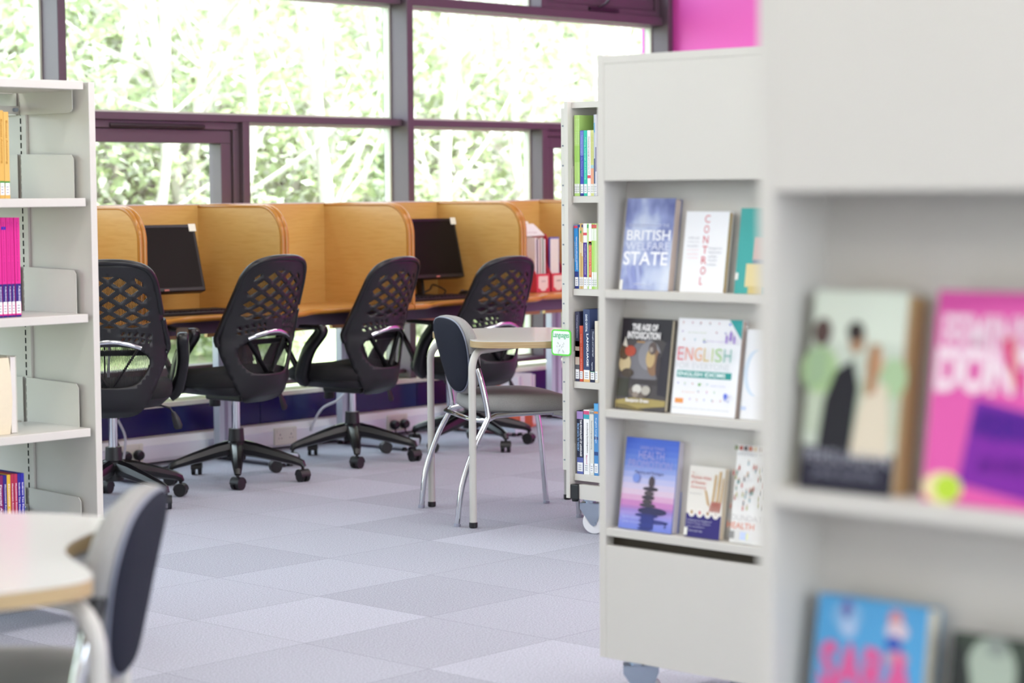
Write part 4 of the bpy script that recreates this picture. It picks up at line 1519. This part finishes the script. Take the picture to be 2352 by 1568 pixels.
on_lang(.1022, .1245, Z3, .199, '1d2144', 'short navy book titled Thought and Language', title='Thought and Language', tcol='dfe4f4', tz=(.48, .96), second=('Vygotsky', 'dfe4f4', (.22, .38), .45), bands=((.18, .2, '2f9c70'),), d=.13)
on_lang(.1024, .140, Z3, .270, '1c1a1c', 'tall black book standing behind the short navy book', yin=.14, d=.09, sticker=False)
on_lang(.1255, .1400, Z3, .229, 'dcd4c2', 'cream book right of the short navy book on the third language shelf', pages=M_pagew, d=.13)

on_lang(.034, .0662, Z4, .238, '1a1f3c', 'black spined book titled The Psychology of Language on the bottom language shelf', title='THE PSYCHOLOGY OF LANGUAGE', tcol='f0f0f4', tz=(.28, .86), bands=((.87, .99, 'a58ac4'), (.0, .26, '5a66a8')), second=('FROM DATA TO THEORY', '8fb4e0', (.36, .80), .22), bold=.03)
on_lang(.0680, .0962, Z4, .243, 'f2f2f2', 'white book titled Introducing Sociolinguistics on the bottom language shelf', title='Introducing Sociolinguistics', tcol='4a4a52', tz=(.34, .80), bands=((.86, .93, '3aa2b4'), (.93, .985, 'd0507c')), second=('Meyerhoff', 'd46a9a', (.16, .3), .5))
on_lang(.0980, .1178, Z4, .241, 'dcdcd6', 'grey and white book right of the white one on the bottom language shelf', title='Second Language Learning', tcol='8c8c90', tz=(.4, .85), bands=((.95, .99, '8c8e90'), (.13, .18, '6a6c70')))
on_lang(.1195, .1400, Z4, .270, '4c8cc8', 'tall blue striped book at the right of the bottom language shelf', title='English Language', tcol='d0e4f6', tz=(.45, .8), bands=((.9, .99, '58a8dc'), (.86, .89, 'd89050'), (.5, .54, '2c4a84'), (.28, .33, '2c4a84')))

# left bookcase
def on_left(x0, x1, z, h, cover, label, y=5.25, d=.18, **k):
    return spine_book((x0, y, z + .0005), 0, x1 - x0 - .0005, d, h, cover, label, group='books in the left bookcase', **k)
on_left(3.494, 3.5105, 1.272, .252, 'd6aa56', 'yellow spined book, left of two on the upper shelf of the left bookcase', bands=((.13, .20, '3a8a34'),), title='Business Accounting', tcol='b07a1c', tz=(.4, .9))
on_left(3.511, 3.5285, 1.272, .248, 'd8ae5e', 'yellow spined book, right of two on the upper shelf of the left bookcase', bands=((.13, .20, '3a8a34'),), title='Business Accounting', tcol='b07a1c', tz=(.4, .9))
px = [(3.478, 3.4935), (3.4945, 3.510), (3.511, 3.524), (3.5245, 3.5362), (3.538, 3.557)]
nm = ['magenta textbook, leftmost of the five on the middle shelf', 'magenta textbook with a blue dot on the middle shelf', 'magenta textbook right of the one with the blue dot',
      'magenta textbook, second from the right of the five', 'magenta textbook, rightmost and thickest of the five on the middle shelf']
for k, ((a, b), s) in enumerate(zip(px, nm)):
    on_left(a, b, .930, .287, 'd6258c', s, bands=((.14, .335, '2b1c74'), (.0, .02, '2b1c74')) + (((.88, .91, '2a1cb0'),) if k == 1 else ()), title='PUBLISHING', tcol='e6e0f4', tz=(.16, .31),
            second=('Advanced Diploma in Accounting', 'b0187c', (.36, .96), .45))
# thick book with its fore-edge out
t = thing('book', 'thick cream paged book with its fore-edge out on the lower middle shelf', 'book', (3.44, 5.25, .5915), 0)
prof = [(0, .0), (.046, .0), (.0475, .04), (.049, .10), (.048, .19), (.046, .215), (0, .215)]
m = MB()
rings = []
for z, bl in ((0, 0), (.03, .003), (.10, .006), (.17, .004), (.222, 0)):
    rings.append([(.002 + bl * .3, .004 - bl, z), (.07 + bl, .002 - bl, z), (.074 + bl, .03, z), (.074 + bl, .2, z), (.002, .2, z)])
m.loft(rings)
m.build('page_block', M_page, t, smooth=40)
MB().box(-.001, 0, 0, .001, .205, .226).box(.0775, .02, 0, .079, .205, .226).build('cover', paper('d8d2c4'), t)
t = thing('book', 'white paged book beside the thick cream one on the lower middle shelf', 'book', (3.522, 5.262, .5915), 0)
MB().box(.0012, .002, .001, .019, .19, .222).build('page_block', M_pagew, t)
MB().box(0, 0, 0, .0012, .195, .225).box(.019, 0, 0, .0202, .195, .225).build('cover', paper('d9d6cc'), t)
t = thing('bookend', 'ivory metal bookend by the white paged book on the lower middle shelf', 'bookend', (3.545, 5.27, .5915), 0)
MB().box(0, 0, 0, .0015, .13, .115).build('upright_plate', M_metal_white, t)
MB().box(-.002, .0, -.0003, .004, .13, .0012).build('foot_plate', M_metal_white, t)
row = [(3.462, 3.4800, '7a1f5c', 'plum spined book at the frame edge on the bottom shelf', 'Financial Accounting'),
       (3.4805, 3.4925, '27207e', 'navy spined book left of the yellow one on the bottom shelf', 'Management Accounting: Costing'),
       (3.493, 3.5052, 'd9b03a', 'yellow spined book between navy and red ones on the bottom shelf', 'Elements of Costing'),
       (3.5057, 3.5170, 'a82c48', 'red spined book next to the yellow one on the bottom shelf', 'Management Accounting: Budgeting'),
       (3.5175, 3.5290, 'ac2e50', 'red spined book next to the blue ones on the bottom shelf', 'Management Accounting: Budgeting'),
       (3.5297, 3.5400, '24228c', 'blue spined book, left of the blue pair on the bottom shelf', 'Indirect Tax Finance Act 2020'),
       (3.5405, 3.5520, '26269a', 'blue spined book, right of the blue pair on the bottom shelf', 'Indirect Tax Finance Act 2020')]
for a, b, c, s, ti in row:
    on_left(a, b, .25, .224, c, s, title=ti, tcol='f0e8f4', tz=(.22, .88), sticker=False, bold=.02)
t = thing('book', 'thick blue jacketed hardback with its pages out behind the bottom row', 'book', (3.508, 5.44, .2505), R(0))
MB().box(.003, .004, .003, .026, .085, .300).build('page_block', M_page, t)
MB().box(0, 0, 0, .003, .088, .306).build('front_board', ramp_mat('blue_jacket', [(.35, (22, 30, 92)), (.6, (50, 84, 176)), (.75, (190, 200, 220))], 22), t)
MB().box(.026, 0, 0, .0295, .088, .306).box(0, .085, 0, .0295, .089, .306).build('back_board', paper('2a1c34'), t)

# ------------------------------------------------------------------ face-out books
def cover_book(X, Yl, z, w, h, t_, lean, label, cover, pages=M_page, group=None, spine=None):
    t = thing('book', label, 'book', (X, Yl, z + .0008), -PI / 2, group, rx=-lean)
    cm = cover if not isinstance(cover, str) else paper(cover)
    MB().box(0, 0, 0, w, .0012, h).box(0, t_ - .0012, 0, w, t_, h).box(0, .0012, 0, .0012, t_ - .0012, h).build('cover', cm, t)
    MB().box(.0012, .0012, .002, w - .002, t_ - .0012, h - .002).build('page_block', pages, t)
    return t

class Art:
    """printed shapes on a front cover, drawn in cover units (0..1 across, 0..1 up)"""
    def __init__(self, t, w, h):
        self.t, self.w, self.h = t, w, h
        self.m = MB()
        self.k = 1

    def fn(self, lay):
        return lambda u, v: (u * self.w, -.00012 * lay, v * self.h)

    def poly(self, pts, col):
        self.k += 1
        f = self.fn(self.k)
        self.m.add([f(*p) for p in pts], [tuple(range(len(pts)))], paper(col) if isinstance(col, (str, tuple)) else col)
        return self

    def rect(self, u0, v0, u1, v1, col):
        return self.poly(rect(u0, v0, u1, v1), col)

    def ell(self, cu, cv, ru, rv, col, n=20):
        return self.poly(ell(cu, cv, ru, rv, n), col)

    def done(self, name='cover_picture'):
        if self.m.f:
            self.m.build(name, None, self.t)
        return self

    def text(self, s, u0, v0, uw, vh, col, bold=.0, name='title', spacing=1.0):
        self.k += 1
        m = MB()
        put_text(m, s, u0, v0, uw, vh, self.fn(self.k), bold=bold, spacing=spacing)
        m.build(name, paper(col), self.t)
        return self

G = 'face-out books on the display unit'
S1, S2, S3 = 1.041, .748, .455
LN = R(8.6)
# British Welfare State
w, h = .150, .224
t = cover_book(3.988, 3.350, S1, w, h, .026, LN, 'book titled British Welfare State, hazy blue cover, top display shelf', ramp_mat('hazy_blue_cover', [(.30, (84, 92, 150)), (.45, (140, 150, 200)), (.55, (186, 196, 224)), (.7, (214, 220, 236))], 11, (1, 1, .7)), mat('pinkish_pages', (214, 196, 186), .8), G)
a = Art(t, w, h)
for k in range(3):
    a.poly([(.10 + .10 * k, .26), (.16 + .10 * k, .27), (.30 + .08 * k, .02), (.22 + .08 * k, .01)], ('9aa2d2', '8c96cc', 'a9b2da')[k])
a.rect(0, 0, .06, .11, 'f0eee8')
a.done()
a.text('THE EVOLUTION OF THE', .08, .685, .84, .035, 'ccd0e8', name='subtitle')
a.text('BRITISH', .06, .54, .90, .115, 'f2f3fa', .02)
a.text('WELFARE', .06, .435, .90, .085, 'e2e5f4', .0)
a.text('STATE', .03, .27, .92, .15, 'f6f6fc', .02)
a.text('DEREK FRASER', .30, .055, .38, .022, 'dfe3f4', name='author_name')
# CONTROL
w, h = .128, .192
t = cover_book(3.988, 3.163, S1, w, h, .016, LN, 'white book with CONTROL in red letters down its cover', 'efeff2', M_page_tan, G)
a = Art(t, w, h)
for k, ch in enumerate('CONTROL'):
    a.text(ch, .445 - (.06 if ch == 'T' else 0) * 0 - .0, .86 - .128 * k, .12 if ch != 'L' else .07, .095, 'd4525e', .0)
for k in range(5):
    a.text(('Dangerous', 'Relationships', 'and How', 'They End', 'in Murder')[k], .60, .53 - .05 * k, .30 if k < 2 else .2, .025, '8c9098', name='subtitle')
for k in range(6):
    a.text(('the', 'sunday times', 'bestseller', 'powerful', 'essential', 'reading')[k], .10, .66 - .05 * k, .26, .022, ('a8a8b0', 'a8a8b0', 'a8a8b0', 'f0c4c8', 'f0c4c8', 'f0c4c8')[k], name='review_line')
# teal book
w, h = .13, .2
t = cover_book(3.988, 3.002, S1, w, h, .018, LN, 'teal book with a pink and yellow picture, cut off by the closest unit', '3ea39e', M_page, G)
a = Art(t, w, h)
a.rect(.35, .38, .72, .66, 'c8aaa2').rect(.36, .34, .70, .40, '6a7a90').rect(.22, .08, .74, .35, 'dccb98').rect(.30, 0, .58, .09, 'cdb97e').rect(.0, .16, .06, .24, 'f0eee8')
a.done()
# The Age of Intoxication
w, h = .156, .224
t = cover_book(3.988, 3.366, S2 + .0005, w, h, .014, LN, 'dark book titled The Age of Intoxication with a painted owl scene', '241e26', M_page, G)
a = Art(t, w, h)
a.poly([(0, .0), (1, .0), (1, .72), (.8, .78), (.5, .76), (.2, .78), (0, .72)], '4a4344')
a.ell(.52, .52, .34, .26, '77747a').ell(.60, .60, .22, .16, '8e8c92')
a.poly([(0, .05), (.45, .02), (1, .06), (1, .12), (.4, .14), (0, .10)], 'a8965a')
a.poly([(0, .02), (.4, .0), (.6, .0), (.2, .06), (0, .06)], '7c6c3c')
a.rect(.28, .28, .82, .34, '3c3436').rect(.0, .14, .24, .34, '3a382c')
a.poly([(.82, .18), (1, .16), (1, .8), (.9, .72), (.8, .5)], '2c2530')
a.ell(.70, .53, .13, .15, '8c6a50').ell(.63, .57, .09, .10, 'c4a878').ell(.66, .68, .08, .07, '62524e').ell(.635, .665, .035, .03, 'a89a90').ell(.80, .50, .05, .14, '3a3036')
a.ell(.13, .50, .12, .10, 'c9b58c').ell(.10, .62, .10, .08, '58432e').poly([(.06, .70), (.10, .80), (.16, .68)], 'dcd6c8').ell(.22, .64, .11, .06, 'b4452c').ell(.20, .40, .12, .05, '4a3c30')
a.ell(.46, .20, .20, .07, '6c5f58').ell(.42, .23, .09, .05, 'd2cec6').ell(.60, .22, .09, .05, 'b8b2a8').ell(.40, .17, .06, .03, '96887c')
a.rect(.34, .735, .5, .75, 'b98a4c')
a.done()
a.text('THE AGE OF', .22, .865, .52, .075, 'f2efee', .05)
a.text('INTOXICATION', .14, .775, .66, .08, 'f2efee', .05)
a.text('Benjamin Breen', .22, .075, .46, .05, 'f4f0ee', .03, name='author_name')
# English idioms
w, h = .190, .230
t = cover_book(3.988, 3.191, S2 + .0005, w, h, .020, LN, 'white book titled English for Everyone, English Idioms, with tiny coloured pictures', 'f1f1f5', mat('pinkish_pages', (214, 196, 186), .8), G)
a = Art(t, w, h)
a.poly([(.80, 1.0), (1.0, 1.0), (1.0, .80)], '2fa3a2')
a.rect(.045, .385, .90, .455, '2a9c96')
a.rect(.05, .115, .18, .165, 'eb9a52')
rq = random.Random(8)
icons = ['c05a50', '8cb85a', '6a78c8', 'c8854a', '9a62b4', '58a8b0', 'd07090', '808890']
for v, us in ((.945, (.08, .22, .36, .5, .64)), (.85, (.08, .62, .76)), (.77, (.12, .3, .44)), (.31, (.08, .2, .32, .44, .56)), (.235, (.42, .56, .68)), (.15, (.3, .42, .54, .66, .78, .9))):
    for u in us:
        c = rq.choice(icons)
        q = rq.uniform(.012, .022)
        a.poly([(u + rq.uniform(-1, 1) * q, v + rq.uniform(-1, 1) * q) for _ in range(3)], c).ell(u + rq.uniform(-.01, .01), v + .012, .009, .008, rq.choice(icons), 8)
for u, v, s in ((.86, .82, 1), (.80, .79, .8), (.92, .79, .7)):
    a.rect(u - .018 * s, v - .035, u + .018 * s, v + .03 * s, '9a70cc').poly([(u - .022 * s, v + .03 * s), (u + .022 * s, v + .03 * s), (u, v + .07 * s)], '8a5cc0')
a.ell(.86, .22, .03, .022, '5a72d8').poly([(.83, .21), (.89, .21), (.86, .16)], '5a72d8').ell(.44, .315, .018, .015, '58a840', 10).ell(.84, .95, .014, .013, '4a6ad0', 10)
a.done()
for k, (ch, c) in enumerate(zip('ENGLISH', ('d8485a', 'e0704c', 'e39a48', 'cdb04a', 'a9bc52', '8cc060', '5aa89a'))):
    a.text(ch, (.06, .185, .33, .475, .60, .65, .79)[k], .56, (.095, .115, .115, .085, .008 + .01, .11, .11)[k], .135, c, -.012)
a.text('FOR EVERYONE', .05, .475, .84, .062, 'd2d6da', -.01, name='subtitle')
a.text('ENGLISH IDIOMS', .10, .398, .74, .044, 'f4fbfa', .02, name='subtitle')
for s_, u, v, l, c in (('at close hand', .2, .845, .28, 'bcc8a0'), ('broken record', .5, .762, .28, 'b08ad0'), ('under a tree', .63, .305, .22, '98a0dc'), ('all aboard', .18, .225, .2, 'e6b08c'), ('LEARN AND PRACTISE MORE THAN 1,000 COMMON IDIOMS', .04, .055, .9, 'a8b4b8')):
    a.text(s_, u, v, l, .014, c, name='caption')
# partly seen white book
t = cover_book(3.988, 2.985, S2 + .0005, .15, .21, .012, LN, 'white book with a pale blue circle, cut off beside the English idioms book', 'e9e9ec', M_pagew, G)
a = Art(t, .15, .21)
a.ell(.22, .52, .22, .26, 'cfdcea', 30).ell(.30, .52, .22, .26, 'ececf0', 30).rect(.0, .1, .1, .14, 'c4d0ea')
a.done()
# Health Promotion
w, h = .165, .224
t = cover_book(3.988, 3.355, S3 + .0005, w, h, .027, LN, 'blue book titled Health Promotion with a pebble tower at dusk', '5a78d4', mat('lilac_white_pages', (204, 198, 210), .8), G)
a = Art(t, w, h)
grad = ['4668d0', '4e6fd4', '5a7ad8', '6a88dc', '7c96e0', '92a4e4', 'a8b2e6', 'bfbfe6', 'd2c6e2', 'dcc4da', 'd8a8cc', 'c884c0']
for k, c in enumerate(grad):
    a.rect(0, 1 - .062 * (k + 1), 1, 1 - .062 * k, c)
for k, c in enumerate(('b07cc0', '9e84cc', 'a492d6', '9a94dc', '8e90de', '848cdc', '7c88dc', '7484d8')):
    a.rect(0, .256 - .032 * (k + 1), 1, .256 - .032 * k, c)
a.ell(.56, .53, .055, .065, '4a3c46').ell(.55, .455, .145, .022, '3a3040').ell(.53, .405, .09, .028, '51464c').ell(.52, .36, .12, .024, '3c3440').ell(.51, .315, .09, .024, '4a4048').ell(.52, .275, .15, .022, '42384a').ell(.62, .215, .27, .042, '2c2854')
a.ell(.52, .165, .22, .02, '2a2c74').ell(.66, .105, .28, .022, '34387e').rect(.42, .02, .66, .16, '27307e').ell(.52, .06, .14, .02, '2a3484').ell(.5, .02, .13, .016, '27307a')
a.ell(.27, .56, .07, .05, '7e94de')
a.done()
a.text('GREEN & TONES', .29, .88, .46, .032, 'a9a8e2', name='author_name')
a.text('HEALTH', .28, .775, .48, .085, 'b7aee0', -.01)
a.text('PROMOTION', .10, .675, .82, .085, 'aca6e0', -.01)
a.text('Planning and Strategies', .24, .60, .54, .045, '3c3c78', name='subtitle')
a.text('RUTH CROSS', .08, .115, .30, .024, 'bcc4f0', name='author_name')
a.text('JAMES WOODALL', .08, .065, .36, .024, 'bcc4f0', name='author_name')
a.text('S', .87, .05, .035, .06, '26306c', .03, name='publisher_mark')
# Pocket Atlas
w, h = .105, .170
t = cover_book(3.988, 3.151, S3 + .0005, w, h, .018, LN, 'small book titled Pocket Atlas of Human Anatomy with a hand skeleton', 'e9e4dc', mat('cream_pages', (222, 206, 182), .8), G)
a = Art(t, w, h)
a.rect(0, .0, 1, .33, '2a1c70')
for k in range(4):
    a.ell(.16 + .23 * k, .345, .095, .062, 'ece6e0').ell(.16 + .23 * k, .35, .035, .028, ('b48c50', 'c8606c', 'a87a48', 'd8cfc4')[k], 10)
for u0, u1, v1 in ((.74, .80, .90), (.86, .93, .95), (.965, 1.0, .86)):
    a.poly([(u0 - .04, .52), (u0 + .02, .52), (u1, v1), (u0, v1)], 'c8a878')
a.poly([(.58, .48), (.66, .44), (.54, .66), (.48, .68)], 'cca874')
for k in range(4):
    a.poly([(.66 + .08 * k, .38), (.70 + .08 * k, .38), (.76 + .07 * k, .52), (.71 + .07 * k, .52)], 'b4503c')
a.rect(0, .02, .09, .13, 'f2f0ea')
a.done()
for k, s_ in enumerate(('Pocket Atlas', 'of Human', 'Anatomy')):
    a.text(s_, .08, .82 - .072 * k, (.56, .42, .44)[k], .048, 'd26a5c', .0)
a.text('The', .08, .89, .08, .025, 'd0887c', name='subtitle')
a.text('Second Edition', .08, .605, .34, .018, 'a09a98', name='subtitle')
for k, s_ in enumerate(('A Reference for Students of', 'Physical Therapy, Medicine,', 'Sports, and Bodywork')):
    a.text(s_, .06, .225 - .045 * k, (.70, .68, .52)[k], .026, 'cfcbe6', name='subtitle')
a.text('Chris Jarmey', .13, .075, .40, .032, 'd8d4ec', name='author_name')
# Foundations for Health
w, h = .15, .230
t = cover_book(3.988, 3.016, S3 + .0005, w, h, .018, LN, 'white book titled Foundations Health with a crowd of tiny figures, cut off at the right', 'efeeec', M_page, G)
a = Art(t, w, h)
rq = random.Random(12)
for k in range(70):
    u, v = rq.uniform(.02, .95), rq.uniform(.36, .86)
    c = rq.choice(['c0463c', '6a8a74', '4a4a50', 'a8a860', 'b46a5c', '7a9aa0', 'd0b090'])
    a.poly([(u - .012, v - .03), (u + .012, v - .03), (u + .014, v + .01), (u - .014, v + .01)], c).ell(u, v + .02, .011, .009, 'c8a088', 8)
for k in range(6):
    a.rect(.03 + .09 * k, .945, .10 + .09 * k, .99, ('7c8460', 'a04a3c', '4a3c3c', 'b46a50', 'c8b090', '8c6a5c')[k])
a.rect(.06, .045, .17, .12, '8c8a88').rect(.28, .04, .40, .12, 'c6d2f0').rect(.40, .05, .43, .11, 'e6e69a')
a.done()
a.text('EDITED BY', .12, .895, .5, .022, 'a8a8aa', name='author_name')
a.text('FOUNDATIONS', .02, .235, .96, .055, 'b4b2b2', -.01)
a.text('HEALTH', .02, .15, .52, .062, 'd88062', .01)
# nearest unit
G2 = 'face-out books on the closest display unit'
w, h = .124, .226
t = cover_book(1.988, 1.405, .944, w, h, .044, LN, 'blurred book with a dark coated man and a woman in cream on its cover', 'c4cdbe', M_page_tan, G2)
a = Art(t, w, h)
a.rect(0, .74, 1, 1, 'd2dacb').rect(0, .28, 1, .56, 'b9c4ae').ell(.12, .6, .2, .12, 'a8c490').ell(.92, .58, .14, .1, 'a6c096')
a.poly([(0, .0), (1, .0), (1, .2), (0, .22)], '1e1c30')
a.poly([(.16, .20), (.20, .45), (.30, .60), (.48, .66), (.56, .52), (.52, .20)], '1b1a22').ell(.50, .76, .085, .07, 'a88468').ell(.48, .80, .09, .05, '2c2422')
a.poly([(.52, .18), (.58, .40), (.66, .56), (.86, .54), (.92, .34), (.94, .18)], 'd8ccb6').ell(.72, .65, .08, .07, 'd0a88c').poly([(.63, .66), (.66, .74), (.76, .74), (.74, .5), (.64, .48)], 'a87c58')
a.ell(.12, .79, .10, .07, '54403c').poly([(0, .5), (.2, .55), (.2, .7), (0, .7)], '9ab48e')
a.done()
a.text('PERSUASION', .04, .135, .92, .07, 'a8a8b4', .0)
a.text('JANE AUSTEN', .14, .055, .7, .05, '8c8c9c', .0, name='author_name')
w, h = .165, .230
t = cover_book(1.988, 1.243, .944, w, h, .034, LN, 'blurred hot pink book with white lettering and a purple block', 'dc5aa6', M_page_tan, G2)
a = Art(t, w, h)
a.poly([(.0, .90), (1, .97), (1, 1), (0, 1)], 'c84896').rect(.06, .68, .97, .74, 'e079b4')
a.poly([(.26, .10), (.97, .02), (.97, .42), (.34, .50)], '7d1f9c').poly([(.32, .34), (.9, .3), (.9, .42), (.36, .47)], '5c1490')
a.ell(.15, .07, .15, .075, 'ecd8a8', 26).ell(.19, .07, .10, .062, 'b4d23c', 26)
a.done()
a.text('FEMINISTS', .06, .70, .9, .19, 'ecd2de', .03)
a.text("DON'T", .03, .52, .8, .22, 'f0dce4', .05)
a.text('WEAR PINK', .36, .31, .58, .13, '48108a', .02, name='subtitle')
a.text('and other lies', .40, .16, .5, .10, '5a1488', .0, name='subtitle')
a.poly([(.52, .78), (.58, .8), (.66, .56), (.62, .55)], 'd4485c')
a.m.v, a.m.f, a.m.m, a.m.slots = a.m.v[-4:], [(0, 1, 2, 3)], [0], [paper('d4485c')]
a.done('red_mark')
w, h = .146, .215
t = cover_book(1.988, 1.398, .606, w, h, .028, LN, 'blurred sky blue book with pink lettering, lower shelf of the closest unit', '54a0d2', M_page, G2)
a = Art(t, w, h)
a.ell(.28, .90, .13, .08, '86b4da').ell(.27, .94, .05, .05, '6a6aa8').ell(.30, .84, .08, .05, 'a8c0e0')
a.ell(.72, .92, .07, .05, 'cc8a90').ell(.74, .86, .10, .05, 'd8c4cc').ell(.72, .79, .07, .05, '3c5cb4').ell(.76, .72, .1, .04, 'c89aa8')
a.done()
a.text('SARA', .06, .50, .86, .26, 'dc5a94', .04)
a.text('READS', .06, .2, .86, .24, 'd84c70', .04)
w, h = .14, .195
t = cover_book(1.988, 1.22, .606, w, h, .02, LN, 'blurred dark green photographic book beside the sky blue one', '3c463c', M_page, G2)
a = Art(t, w, h)
a.ell(.36, .80, .22, .20, 'a8b4a4', 24).ell(.40, .95, .1, .06, '8c948c').poly([(0, 0), (0, 1), (.14, .9), (.3, .4), (.5, .5), (.6, 0)], '2a2e2c').ell(.84, .75, .22, .2, '232a28').ell(.82, .96, .1, .06, '3a4440').rect(.55, .1, .62, .7, '5a7c64')
a.done()
